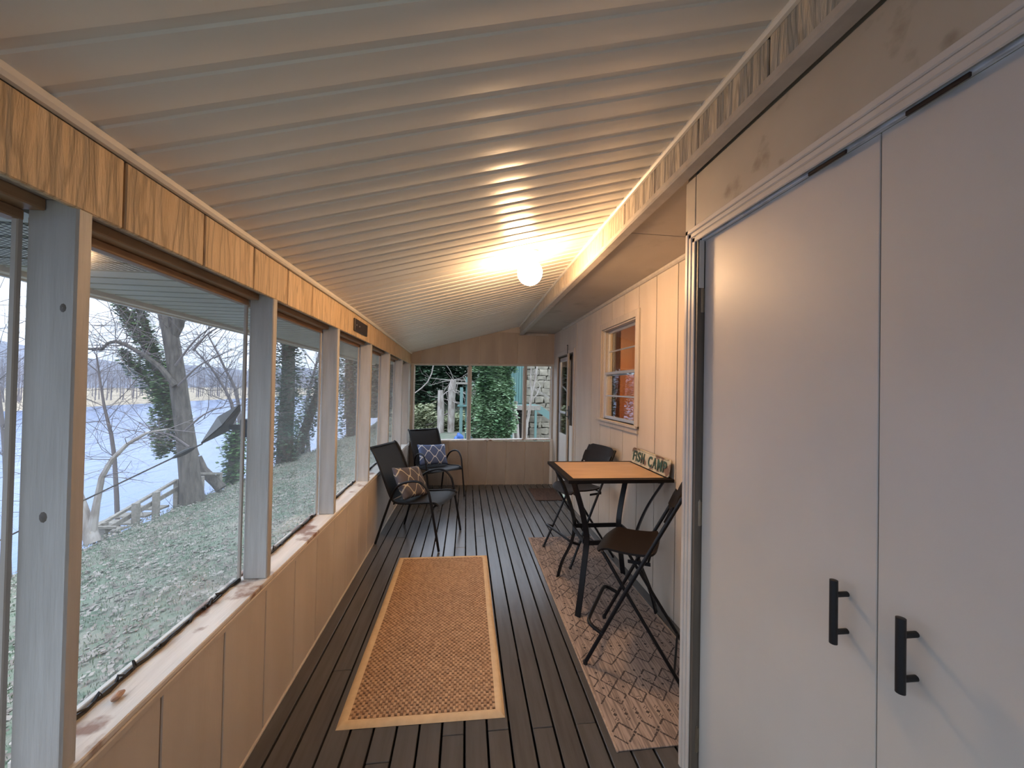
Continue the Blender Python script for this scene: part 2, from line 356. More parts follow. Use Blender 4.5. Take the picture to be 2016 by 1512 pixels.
# posts (two-by-fours on edge) and the window frames between them
PY = [-.775, .082, .939, 1.797, 2.655, 3.549, 4.383, 5.234]
PTK = .036
tn = 3
for y in PY:
    p = MB().cbox(-.942, XL-.002, y, y+PTK, .652, 1.89, .004)
    # slightly wavy inner edge
    tag(p.build('trim_%d' % tn, M['post'], warp=S_head), kind='structure'); tn += 1
tag(MB().cbox(-.942, XL-.002, 5.80, 5.995, .652, 1.89, .004).build('trim_%d' % tn, M['trim'], warp=S_head), kind='structure'); tn += 1
for kx, kz, kr in ((-.893, 1.205, .011), (-.868, 1.655, .009)):
    kn = MB(); kn.lathe([(.0005, .002), (kr*.5, .0018), (kr, .0)], n=9); kn.v = [(x+kx, .939-z+.001, y*1.5+kz) for x, y, z in kn.v]
    kn.build('knot', M['jamb'], bpy.data.objects['trim_5'], smooth=True)
bays = [(YB+.02, PY[0])]+[(PY[i]+PTK, PY[i+1]) for i in range(len(PY)-1)]+[(PY[-1]+PTK, 5.80)]
for wn, (a, b) in enumerate(bays, 1):
    w = MB()
    w.cbox(-.960, -.947, a, a+.012, .655, 1.862, .002); w.cbox(-.960, -.947, b-.012, b, .655, 1.862, .002)
    win = tag(w.build('window_%d' % wn, M['trim'], warp=S_head), kind='structure')
    MB().cbox(-.962, -.905, a, b, 1.862, 1.888, .003).build('head_rail', M['trimwood'], win, warp=S_head)
    MB().cbox(-.978, -.945, a, b, 1.838, 1.862, .003).build('head_stop', M['trimwood'], win, warp=S_head)
    MB().box(-.9645, -.9625, a+.002, b-.002, .655, 1.84).build('pane', M['pane'], win, warp=S_head)
    MB().cbox(-.982, -.966, a, b, .640, .660, .002).build('bottom_stop', M['sill'], win)
    # torn black spline lying along the sill
    sp = MB(); n = 26; ys2 = np.linspace(a+.01, b-.01, n)
    pts = [(-.952+.004*math.sin(7*y)+random.uniform(-.003, .003), y, .656+random.uniform(0, .004)) for y in ys2]
    sp.tube(pts, [random.uniform(.005, .009) for _ in pts], 5)
    for _ in range(12):
        y = random.uniform(a+.05, b-.05); sp.tube([(-.952, y, .656), (-.945+random.uniform(-.01,.012), y+random.uniform(-.02,.02), .668+random.uniform(-.004,.012)), (-.94, y+random.uniform(-.03,.03), .664)], [.006,.004,.002], 4)
    sp.build('spline', M['spline'], win)
# ---- outside eave
ev = MB().box(-1.50, -.957, YB, YR+.6, 1.872, 1.88)
eave = tag(ev.build('trim_%d' % tn, M['eave']), kind='structure'); tn += 1
y = YB
while y < YR+.6:
    MB().box(-1.485, -.96, y+.002, y+.080, 1.862, 1.872).build('soffit_strip', M['eave'], eave); y += .0975
pf = MB()
for yy in np.arange(1.02, 1.40, .012):
    for xx in np.arange(-1.48, -.98, .02): pf.box(xx, xx+.010, yy, yy+.005, 1.8615, 1.8622)
o = pf.build('perforation', M['dark'], eave); o['kind'] = 'stuff'
fa = MB().cbox(-1.525, -1.50, YB, YR+.6, 1.845, 2.02, .003); fa.box(-1.54, -1.525, YB, YR+.6, 1.838, 1.85)
tag(fa.build('trim_%d' % tn, M['white']), kind='structure'); tn += 1
# roof over everything
rf = MB(); rf.hexa([(-1.56, YB-.1, 2.00), (1.7, YB-.1, 2.86), (1.7, YR+.7, 2.86), (-1.56, YR+.7, 2.00), (-1.56, YB-.1, 2.06), (1.7, YB-.1, 2.92), (1.7, YR+.7, 2.92), (-1.56, YR+.7, 2.06)])
tag(rf.build('roof', M['dark']), kind='structure')
# ---- ceiling: vinyl strips, each a shallow bow with a recessed lap
cb = MB(); cb.hexa([(-.95, YB, zc(-.95)+.03), (XB+.05, YB, zc(XB+.05)+.03), (XB+.05, YR+.05, zc(XB+.05)+.03), (-.95, YR+.05, zc(-.95)+.03), (-.95, YB, zc(-.95)+.04), (XB+.05, YB, zc(XB+.05)+.04), (XB+.05, YR+.05, zc(XB+.05)+.04), (-.95, YR+.05, zc(-.95)+.04)])
ceiling = tag(cb.build('ceiling', M['ceil']), kind='structure')
ny0 = int((YB-.843)/.0975)-1
for i in range(ny0, 60):
    a = .843+i*.0975
    if a > YR: break
    prof = [(0, .006), (.020, .006), (.0235, .001), (.040, -.0004), (.058, -.0010), (.076, -.0004), (.094, .001), (.0975, .006)]
    ph = random.uniform(0, 6); am = random.uniform(-.0015, .0015); mb = MB(); nx = 12
    xs = np.linspace(XL-.002, XB+.002, nx+1)
    for x in xs:
        for t_, z in prof:
            bow = am*math.sin(2.2*x+ph)*math.sin(math.pi*min(1, max(0, (t_-.0235)/.0705)))
            mb.v.append((x, a+t_, zc(x)+z+bow))
    npf = len(prof)
    for r in range(nx):
        for c in range(npf-1): mb.f.append((r*npf+c, r*npf+c+1, (r+1)*npf+c+1, (r+1)*npf+c))
    o = mb.build('ceiling_strip', M['ceil'], ceiling, smooth=True, warp=S_ceil)
# ---- beam on the right
def S_beam(v): return (v[0], v[1], v[2]+.3*sag(v[1]))
bm_ = MB(); bm_.box(XB+.014, XC-.006, YB, YR, 2.372, 2.56)
tb = tag(bm_.build('trim_%d' % tn, M['trim']), kind='structure'); tn += 1
g = [.974-.327*7+.327*i for i in range(24)]; g = [YB]+[y for y in g if YB+.03 < y < YR-.03]+[YR]
for a, b in zip(g[:-1], g[1:]):
    MB().cbox(XB, XB+.014, a+.003, b-.003, 2.378, zc(XB)-.016, .003).build('beam_board', M['sawnday'], tb, warp=S_beam)
ys = np.linspace(YB, YR, 14)
mb = MB()
q = [(XB-.006, 2.376), (XB-.006, 2.356), (XB+.002, 2.350), (XC-.024, 2.350), (XC-.024, 2.376)]
mb.v = [(x, y, z) for y in ys for x, z in q]
mb.f = [(i*5+k, i*5+(k+1) % 5, (i+1)*5+(k+1) % 5, (i+1)*5+k) for i in range(13) for k in range(5)]+[tuple(range(5)), tuple(65+k for k in range(5))]
mb.build('beam_soffit', M['trim'], tb, warp=S_beam)
# soffit over the house wall
so = MB().box(XC-.01, XR+.02, YC-.05, 2.035, 2.374, 2.384)
sofo = tag(so.build('trim_%d' % tn, M['soffit']), kind='structure'); tn += 1
MB().box(XC-.01, XR+.02, 2.041, 4.47, 2.373, 2.384).build('soffit_panel', M['soffit'], sofo)
MB().box(XC-.01, XR+.02, 4.474, YR, 2.374, 2.384).build('soffit_panel', M['soffit'], sofo)
mb = MB(); mb.prism([(XR-.022, 2.374), (XR-.020, 2.358), (XR-.010, 2.348), (XR, 2.346), (XR, 2.374)], YC, 5.41)
mb.build('quarter_round', M['trim'], sofo)
MB().cbox(XC+.01, XR-.10, YR-.018, YR-.001, 2.335, 2.374, .003).build('ledger', M['trim'], sofo)
# ---- closet block
YD0, YD1, YD2 = 1.400, .758, .116        # left edge, seam, right edge of the two leaves
ZD = 2.096
cl = MB().box(XC, 1.6, YC-.012, YC, -.2, 2.44)        # end wall
cl.box(XC, XC+.10, YD0+.03, YC-.012, -.2, 2.44); cl.box(XC, XC+.1, YB, YD2-.03, -.2, 2.44); cl.box(XC+.012, XC+.1, YD2-.03, YD0+.03, ZD+.03, 2.44)
closet = tag(cl.build('wall_closet', M['board']), kind='structure')
MB().cbox(XC-.010, XC, 1.418, YC, 2.0, 2.352, .002).build('corner_board', M['board'], closet)
MB().cbox(XC-.010, XC, YB, 1.414, 2.10, 2.352, .002).build('fascia_board', M['board'], closet)
# casing: three stepped ribs
def casing(parent):
    for (d0, d1, th) in ((0, .020, .005), (.021, .040, .003), (.041, .062, .001)):
        ya = 1.478-d0; yb = 1.478-d1; za = 2.152-d0; zb = 2.152-d1
        yc = .112-(1.478-1.368)+d0; yd = .112-(1.478-1.368)+d1
        MB().cbox(XC-.01-th, XC-.005, yb, ya, -.0, za, .003).build('casing_rib', M['casing'], parent)
        MB().cbox(XC-.01-th, XC-.005, yd-.02, ya, zb, za, .003).build('casing_rib', M['casing'], parent)
casing(closet)
MB().box(XC-.006, XC+.06, YD0+.002, YD0+.048, 0, ZD+.02).build('jamb', M['jamb'], closet)
MB().box(XC-.006, XC+.05, YD2-.048, YD2-.002, 0, ZD+.02).build('jamb', M['jamb'], closet)
MB().box(XC-.008, XC+.05, YD2-.04, YD0+.04, ZD+.006, ZD+.03).build('head_jamb', M['jamb'], closet)
MB().cbox(XC+.006, XC+.020, YD2, YD0, ZD-.008, ZD+.008, .002).build('head_stop', mat('bare_white_strip', (.72,.74,.76), .4, (.5,.5,.5), (60,14,60), 4, .5, .62), closet)
MB().cbox(XC-.001, XC+.019, YD0-.0008, YD0+.003, 1.905, ZD-.004, .0008).build('bare_paint_patch', M['white'], closet)
for a, b in ((.82, .925), (.59, .695)):
    MB().cbox(XC+.001, XC+.007, a, b, ZD-.016, ZD-.005, .002).build('catch', M['plaque'], closet)
DX = XC+.022
def leaf(n, ya, yb, hy, hz, hinge):
    d = tag(MB().cbox(DX, DX+.035, ya+.0012, yb-.0012, .012, ZD-.006, .0015).build('door_%d' % n, M['door']), kind='structure')
    if hinge:
        for hzz in (1.857, 1.029, .162):
            h = MB().cbox(DX-.004, DX+.001, yb-.001, yb+.030, hzz-.045, hzz+.045, .001)
            h.tube([(DX-.007, yb+.004, hzz-.047), (DX-.007, yb+.004, hzz+.047)], .0065, 10)
            h.tube([(DX-.007, yb+.004, hzz+.047), (DX-.007, yb+.004, hzz+.053)], .004, 8)
            for s_ in (-.015, .015): h.tube([(DX-.007, yb+.004, hzz+s_-.001), (DX-.007, yb+.004, hzz+s_+.001)], .0072, 10)
            h.build('hinge', M['nickel'], d)
    p = MB().tube([(DX-.036, hy, hz-.075), (DX-.036, hy, hz-.0745), (DX-.036, hy, hz+.0745), (DX-.036, hy, hz+.075)], [.0072, .0084, .0084, .0072], 16)
    for s_ in (-.048+.0, .040): p.tube([(DX-.036, hy, hz+s_), (DX+.001, hy, hz+s_)], .0062, 12)
    p.build('handle', M['pull'], d, smooth=True)
A1 = at(1641, 1204, x=DX-.036); A2 = at(1773, 1290, x=DX-.036)
leaf(1, YD1, YD0, A1.y, A1.z, True); leaf(2, YD2, YD1, A2.y, A2.z, False)
# ---- house wall on the right
WY0, WY1, WZ0, WZ1 = 3.00, 3.80, 1.215, 2.105      # window hole
DY0, DY1, DZ1 = 4.84, 5.70, 1.985                    # doorway
hw = MB(); X1 = XR+.014
hw.box(X1, X1+.09, YC, WY0, -.2, 2.38); hw.box(X1, X1+.09, WY1, DY0, -.2, 2.38); hw.box(X1, X1+.09, DY1, YR, -.2, 2.38)
hw.box(X1, X1+.09, WY0, WY1, -.2, WZ0); hw.box(X1, X1+.09, WY0, WY1, WZ1, 2.38); hw.box(X1, X1+.09, DY0, DY1, DZ1, 2.38)
house = tag(hw.build('wall_right', M['siding']), kind='structure')
g = [YC]+[2.39-.29*2+.29*i for i in range(9)]; g = [y for y in g if y < 4.75]+[4.72]
for a, b in zip(g[:-1], g[1:]):
    a2, b2 = a+.004, b-.004
    if b2 <= WY0-.0 or a2 >= WY1: spans = [(a2, b2, -.02, 2.374)]
    else:
        spans = [(a2, b2, -.02, WZ0), (a2, b2, WZ1, 2.374)]
        if a2 < WY0: spans.append((a2, WY0, WZ0, WZ1))
        if b2 > WY1: spans.append((WY1, b2, WZ0, WZ1))
    for s_ in spans: MB().box(XR, X1, *s_).build('siding_board', M['siding'], house)
MB().cbox(XR-.004, X1, 4.724, 4.80, -.0, 2.374, .003).build('batten', M['siding'], house)
MB().box(XR, X1, 4.80, DY0+.0, 0, 2.374).build('siding_board', M['siding'], house)
MB().box(XR, X1, DY0, DY1, DZ1, 2.374).build('siding_board', M['siding'], house)
MB().box(XR, X1, DY1, YR, 0, 2.374).build('siding_board', M['siding'], house)
# window in the house wall
wn += 1
T = .018
fr = MB()
fr.cbox(XR-T, XR, WY0-.062, WY0, WZ0-.02, WZ1+.06, .002); fr.cbox(XR-T, XR, WY1, WY1+.045, WZ0-.02, WZ1+.06, .002); fr.cbox(XR-T, XR, WY0, WY1, WZ1, WZ1+.06, .002)
hwn = tag(fr.build('window_%d' % wn, M['trim']), kind='structure')
MB().cbox(XR-.034, XR+.06, WY0-.062, WY1+.075, WZ0-.022, WZ0, .003).build('window_sill', M['trim'], hwn)
MB().cbox(XR-T, XR, WY0-.055, WY1+.04, WZ0-.062, WZ0-.023, .002).build('apron', M['trim'], hwn)
mb = MB(); mb.box(XR-.001, XR+.09, WY0, WY0+.012, WZ0, WZ1); mb.box(XR-.001, XR+.09, WY1-.012, WY1, WZ0, WZ1); mb.box(XR-.001, XR+.09, WY0, WY1, WZ1-.012, WZ1)
mb.build('window_frame', M['trim'], hwn)
ZM = 1.66
def sash(name, x, z0, z1, zm):
    s = MB(); a, b = WY0+.012, WY1-.012
    s.cbox(x-.01, x+.01, a, a+.022, z0, z1, .002); s.cbox(x-.01, x+.01, b-.022, b, z0, z1, .002)
    s.cbox(x-.011, x+.011, a, b, z0, z0+.030, .002); s.cbox(x-.011, x+.011, a, b, z1-.026, z1, .002)
    s.cbox(x-.006, x+.008, a, b, zm-.007, zm+.007, .002)
    o = s.build(name, M['alu'], hwn); MB().box(x-.0015, x+.0015, a+.01, b-.01, z0+.01, z1-.01).build('pane', M['clear'], o); return o
sash('lower_sash', XR+.034, WZ0+.002, ZM+.02, 1.445); sash('upper_sash', XR+.062, ZM-.02, WZ1-.012, 1.885)
# track edges
mb = MB(); mb.cbox(XR+.012, XR+.022, WY1-.03, WY1-.012, WZ0, WZ1-.012, .001); mb.cbox(XR+.012, XR+.022, WY0+.012, WY0+.024, WZ0, WZ1-.012, .001); mb.build('track', M['alu'], hwn)
# the room behind it
rmn = MB(); rmn.box(2.6, 2.65, 1.6, 4.80, .3, 2.5)
o = tag(rmn.build('wall_inside', M['orange']), kind='structure')
tag(MB().box(X1+.1, 2.65, 4.62, 4.67, .3, 2.5).build('wall_inside_left', M['olive']), kind='structure')
tag(MB().box(X1+.1, 2.65, 1.6, 1.65, .3, 2.5).build('wall_inside_right', M['olive']), kind='structure')
tag(MB().box(X1+.09, 2.65, 1.6, 4.67, 2.42, 2.46).build('ceiling_inside', M['white']), kind='structure')
tag(MB().box(X1+.09, 2.65, 1.6, 4.67, .26, .30).build('floor_inside', M['orange']), kind='structure')
cb_ = thing('wall_cabinet', 'orange wooden cabinet inside the house, seen through the upper window panes', 'cabinet', (2.2, 4.5, 1.0))
MB().box(-.36, .38, 0, .11, 0, 1.35).build('cabinet_body', M['orange'], cb_)
for a, b in ((-.355, .005), (.015, .375)): MB().cbox(a, b, -.02, -.001, .03, 1.32, .004).build('cabinet_door', M['orange'], cb_)
fx = thing('added_room_lamp', 'unseen white pendant lamp added inside the house to light the room behind the window', 'lamp', (2.3, 3.2, 2.42))  # unseen lamp, added to light the room behind the window
MB().tube([(0,0,0), (0,0,-.12)], .004, 6).build('cord', M['white'], fx); MB().lathe([(.02,-.12), (.07,-.2), (.068,-.2), (.018,-.125)], n=16).build('shade', M['white'], fx)
sp_ = MB().lathe([(.001,-.16), (.025,-.17), (.032,-.19), (.022,-.215), (.001,-.222)], n=14).build('bulb', rm('added_warm_bulb', (1,.62,.3), 260), fx)
# white pot with plant on the inside sill
pt = thing('potted_plant', 'small leafy plant in white square pot behind the lower house window pane', 'plant', (XR+.16, 3.13, WZ0+.0))
MB().box(-.05, .05, -.3, .55, -.03, 0).build('ledge', M['trim'], house).location = (XR+.13, 3.13, WZ0)
mb = MB(); mb.hexa([(-.03,-.03,0),(.03,-.03,0),(.03,.03,0),(-.03,.03,0),(-.038,-.038,.08),(.038,-.038,.08),(.038,.038,.08),(-.038,.038,.08)]); mb.build('pot', M['white'], pt)
mb = MB(); lf = MB()
for k in range(46):
    a = random.uniform(0, 6.28); h = random.uniform(.05, .30); r = random.uniform(.02, .07)
    p = Vector((math.cos(a)*r, math.sin(a)*r, .08+h)); mb.tube([(0,0,.07), p*.6+Vector((0,0,.03)), p], [.002,.0015,.001], 4)
    u = Vector((math.cos(a), math.sin(a), random.uniform(-.3,.5))).normalized(); w = u.cross((0,0,1)).normalized()
    lf.add([p, p+u*.02+w*.012, p+u*.045, p+u*.02-w*.012], [(0,1,2,3)])
mb.build('stem', M['ivy'], pt); o = lf.build('foliage', M['ivylight'], pt); o['kind'] = 'stuff'
# doorway with a storm door
dn = MB(); dn.cbox(XR-.016, XR, DY1, DY1+.055, 0, DZ1+.05, .002); dn.cbox(XR-.016, XR, DY0-.045, DY0, 0, DZ1+.05, .002); dn.cbox(XR-.016, XR, DY0, DY1, DZ1, DZ1+.05, .002)
d3 = tag(dn.build('door_3', M['siding']), kind='structure')
MB().box(XR, XR+.10, DY1-.014, DY1, 0, DZ1).build('door_jamb', M['jamb'], d3); MB().box(XR, XR+.10, DY0, DY0+.014, 0, DZ1).build('door_jamb', M['jamb'], d3); MB().box(XR, XR+.10, DY0, DY1, DZ1-.014, DZ1).build('door_jamb', M['jamb'], d3)
mb = MB(); a, b = DY0+.30, DY1-.02; x0, x1 = XR+.012, XR+.040
mb.cbox(x0, x1, a, a+.05, .01, 1.96, .003); mb.cbox(x0, x1, b-.05, b, .01, 1.96, .003); mb.cbox(x0, x1, a, b, 1.90, 1.96, .003); mb.cbox(x0, x1, a, b, 1.15, 1.18, .003)
sd = mb.build('storm_door', M['alu'], d3)
MB().box(x0+.008, x1-.008, a+.04, b-.04, .86, 1.91).build('glass', M['clear'], sd)
MB().cbox(x0+.002, x1-.002, a, b, .02, .86, .003).build('kick_panel', M['white'], sd)
mb = MB(); mb.cbox(XR+.05, XR+.09, DY0+.014, a+.02, .01, 1.97, .003); mb.build('entry_door', M['orange'] if 0 else M['jamb'], d3)
MB().cbox(XR-.004, XR+.02, DY0+.015, DY0+.18, .02, 1.02, .003).build('lower_panel', M['white'], d3)
MB().cbox(XR-.02, XR+.004, a-.06, a-.02, .0, 1.985, .003).build('door_stile', M['siding'], d3)
mb = MB(); mb.cbox(XR-.012, XR-.006, a-.115, a-.075, 1.10, 1.28, .002); mb.tube([(XR-.02, a-.095, 1.22), (XR-.045, a-.095, 1.22), (XR-.045, a-.095, 1.14), (XR-.02, a-.095, 1.14)], .006, 8); mb.build('door_handle', M['pull'], d3)
mb = MB(); mb.tube([(XR-.02, a-.03, 2.10), (XR-.02, a-.03, 1.985)], .004, 6); mb.tube([(XR-.02, a-.03, 2.105), (XR-.02, a-.03, 2.095)], .010, 8); mb.build('latch_pin', M['pull'], d3)
# dark shoe rack / inside of doorway
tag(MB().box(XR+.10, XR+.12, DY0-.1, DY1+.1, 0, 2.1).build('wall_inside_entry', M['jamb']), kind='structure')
# ---- rear wall
def zr(x, k):          # header and sill lines are out of level, read on the wall itself
    return {'h': 1.835+.035*(x+.8)/2.15, 's': .682+.030*(x+.8)/2.15}[k]
RW = MB()
YR1 = YR+.010
RW.box(XL-.1, XR+.1, YR1, YR1+.09, -.28, .66)
RW.add([(XL-.1,YR1,1.86),(XR+.1,YR1,1.90),(XR+.1,YR1,2.6),(XL-.1,YR1,2.6),(XL-.1,YR1+.09,1.86),(XR+.1,YR1+.09,1.90),(XR+.1,YR1+.09,2.6),(XL-.1,YR1+.09,2.6)], [(0,1,2,3),(7,6,5,4),(0,4,5,1),(1,5,6,2),(2,6,7,3),(3,7,4,0)])
rear = tag(RW.build('wall_rear', M['rearback']), kind='structure')
g = [.042+.297*i for i in range(-3, 5)]; g = [XL]+[x for x in g if XL+.04 < x < XR-.04]+[XR]
for a, b in zip(g[:-1], g[1:]):
    MB().box(a+.006, b-.006, YR, YR1, -.02, .672).build('siding_board', M['rearsiding'], rear)
g = [.195+.297*i for i in range(-4, 5)]; g = [XL]+[x for x in g if XL+.04 < x < XR-.04]+[XR]
for a, b in zip(g[:-1], g[1:]):
    ta, tb_ = [min(zc(x)+sag(6)*(1-.3*(x-XL)/(XB-XL))+.02, 2.374) for x in (a, b)]
    a += .004; b -= .004
    MB().hexa([(a,YR,zr(a,'h')+.02),(b,YR,zr(b,'h')+.02),(b,YR1,zr(b,'h')+.02),(a,YR1,zr(a,'h')+.02),(a,YR,ta),(b,YR,tb_),(b,YR1,tb_),(a,YR1,ta)]).build('siding_board', M['rearsiding'], rear)
wn += 1
def slab(x0, x1, y0, y1, za0, za1, zb0, zb1): return MB().hexa([(x0,y0,za0),(x1,y0,zb0),(x1,y1,zb0),(x0,y1,za0),(x0,y0,za1),(x1,y0,zb1),(x1,y1,zb1),(x0,y1,za1)])
hr = slab(XL, XR, YR-.006, YR1+.09, zr(XL,'h')-.008, zr(XL,'h')+.018, zr(XR,'h')-.008, zr(XR,'h')+.018)
rwn = tag(hr.build('window_%d' % wn, M['trim']), kind='structure')
slab(XL, XR, YR-.012, YR1+.10, zr(XL,'s')-.022, zr(XL,'s'), zr(XR,'s')-.022, zr(XR,'s')).build('window_sill', M['sill'], rwn)
for x, w in ((.048, .022), (.923, .022)):
    MB().cbox(x-w, x+w, YR+.010, YR1+.06, zr(x,'s'), zr(x,'h')-.006, .003).build('mullion', M['trim'], rwn)
MB().cbox(XL, -.795, YR-.002, YR1+.08, .68, 1.83, .003).build('mullion', M['trim'], rwn)
MB().cbox(1.345, XR, YR-.002, YR1+.08, .70, 1.865, .003).build('mullion', M['trim'], rwn)
for a, b in ((-.795, .026), (.07, .901), (.945, 1.345)):
    s = MB(); z0, z1 = zr(a,'s')+.0, zr(b,'h')-.035; yy = YR1+.055
    s.box(a, a+.010, yy, yy+.01, z0, z1); s.box(b-.012, b, yy, yy+.01, z0, z1); s.box(a, b, yy, yy+.01, z0, z0+.010)
    s.build('screen_frame', M['white'], rwn)
MB().cbox(XR-.05, XR-.002, YR-.03, YR-.012, 0, .70, .003).build('corner_strip', M['white'], rear)
# ---- wall behind the camera: same kind, with an unseen opening added to let daylight in
bw = MB(); bw.box(-.95, XC, YB-.08, YB, -.28, .65); bw.box(-.95, XC, YB-.08, YB, 1.87, 2.6); bw.box(XC-.25, XC, YB-.08, YB, .65, 1.87); bw.box(-.95, -.80, YB-.08, YB, .65, 1.87)
tag(bw.build('wall_back', M['siding']), kind='structure')
# ------------------------------------------------------------------ ceiling lamp
LP = Vector((.400, 2.5, 2.262)); zt = zc(.4)
lamp = thing('ceiling_lamp', 'glowing round white globe lamp on the slatted ceiling', 'lamp', (LP.x, LP.y, zt))
MB().lathe([(.001, .004), (.055, .004), (.058, -.008), (.045, -.028), (.034, -.036), (.001, -.036)], n=24).build('base', M['white'], lamp, smooth=True)
dz = LP.z-zt; r = .082
MB().lathe([(r*math.sin(t)+1e-4, dz-r*math.cos(t)) for t in np.linspace(0, math.pi*.93, 14)], n=28).build('globe', M['globe'], lamp, smooth=True)
# ------------------------------------------------------------------ dark plate on the header
pl = thing('junction_cover', 'dark brown rectangular metal plate screwed on the left header', 'plate', (XL, 3.163, 1.955))
plt_ = MB().cbox(0, .012, -.182, .182, -.047, .047, .003).build('plate', M['plaque'], pl)
for y in (-.14, -.06): MB().tube([(.011, y, 0), (.015, y, 0)], .006, 10).build('screw', M['alu'], plt_)
# ------------------------------------------------------------------ rugs
def rug1():
    P = [(-.534, 1.764), (.206, 1.760), (.212, 3.460), (-.548, 3.465)]
    t = thing('woven_rug', 'tan basket-weave rug with cream border on the dark deck boards', 'rug', (-.165, 2.61, 0))
    cx, cy_ = -.165, 2.61
    def q(u, v):
        a = (P[0][0]*(1-u)+P[1][0]*u, P[0][1]*(1-u)+P[1][1]*u); b = (P[3][0]*(1-u)+P[2][0]*u, P[3][1]*(1-u)+P[2][1]*u)
        return (a[0]*(1-v)+b[0]*v-cx+.003*math.sin(v*9)*(u-.5), a[1]*(1-v)+b[1]*v-cy_)
    bx, by = .042/.745, .042/1.70
    base = MB(); base.grid(lambda i, j: (*q(.02+i*.96, .01+.98*j), .005), 4, 8, .004); base.build('backing', M['weavedark'], t)
    w = MB(); w2 = MB(); nu, nv = 50, 104
    for i in range(nu):
        for j in range(nv):
            u0, u1 = bx+(1-2*bx)*i/nu, bx+(1-2*bx)*(i+1)/nu; v0, v1 = by+(1-2*by)*j/nv, by+(1-2*by)*(j+1)/nv
            up = (i+j) % 2 == 0; du, dv = u1-u0, v1-v0
            if not up and random.random() < .30: continue            # holes that show the dark ground
            e = (-.06, -.22) if up else (.10, .14)
            e = (e[0]+random.uniform(-.05, .05), e[1]+random.uniform(-.08, .08))
            a = q(u0+du*e[0], v0+dv*e[1]); b = q(u1-du*e[0], v0+dv*e[1]); c = q(u1-du*e[0], v1-dv*e[1]); d = q(u0+du*e[0], v1-dv*e[1])
            h = (.0100 if up else .0072)+random.uniform(-.0006, .0006)
            m_ = ((a[0]+c[0])/2, (a[1]+c[1])/2)
            def sh(p, k=.80): return (m_[0]+(p[0]-m_[0])*k, m_[1]+(p[1]-m_[1])*k)
            (w if up else w2).add([(*a, .0055), (*b, .0055), (*c, .0055), (*d, .0055), (*sh(a), h), (*sh(b), h), (*sh(c), h), (*sh(d), h)], [(4,5,6,7),(0,1,5,4),(1,2,6,5),(2,3,7,6),(3,0,4,7)])
    o = w.build('weave', M['weave'], t); o['kind'] = 'stuff'
    o = w2.build('weft', M['weft'], t); o['kind'] = 'stuff'
    bd = MB()
    def strip(f0, f1, n, outer, inner):
        bd.grid(lambda i, j: (lambda p: (p[0], p[1], .002+.009*math.sin(math.pi*min(1, .12+.88*j)) if j < .99 else .0095))(q(*f0(i, j))), n, 5)
    def edge(side):
        def f(i, j):
            j2 = j
            if side == 0: return (bx*j2+(1-2*bx*j2)*i, by*j2)
            if side == 1: return (1-bx*j2, by*j2+(1-2*by*j2)*i)
            if side == 2: return (1-bx*j2-(1-2*bx*j2)*i, 1-by*j2)
            return (bx*j2, 1-by*j2-(1-2*by*j2)*i)
        return f
    for s_ in range(4):
        f = edge(s_)
        bd = MB()
        bd.grid(lambda i, j: (*q(*f(i, j)), (.001, .008, .0115, .012, .0115, .0085)[round(j*5)]), 14 if s_ % 2 else 8, 5)
        bd.build('border', M['binding'], t, smooth=True)
rug1()
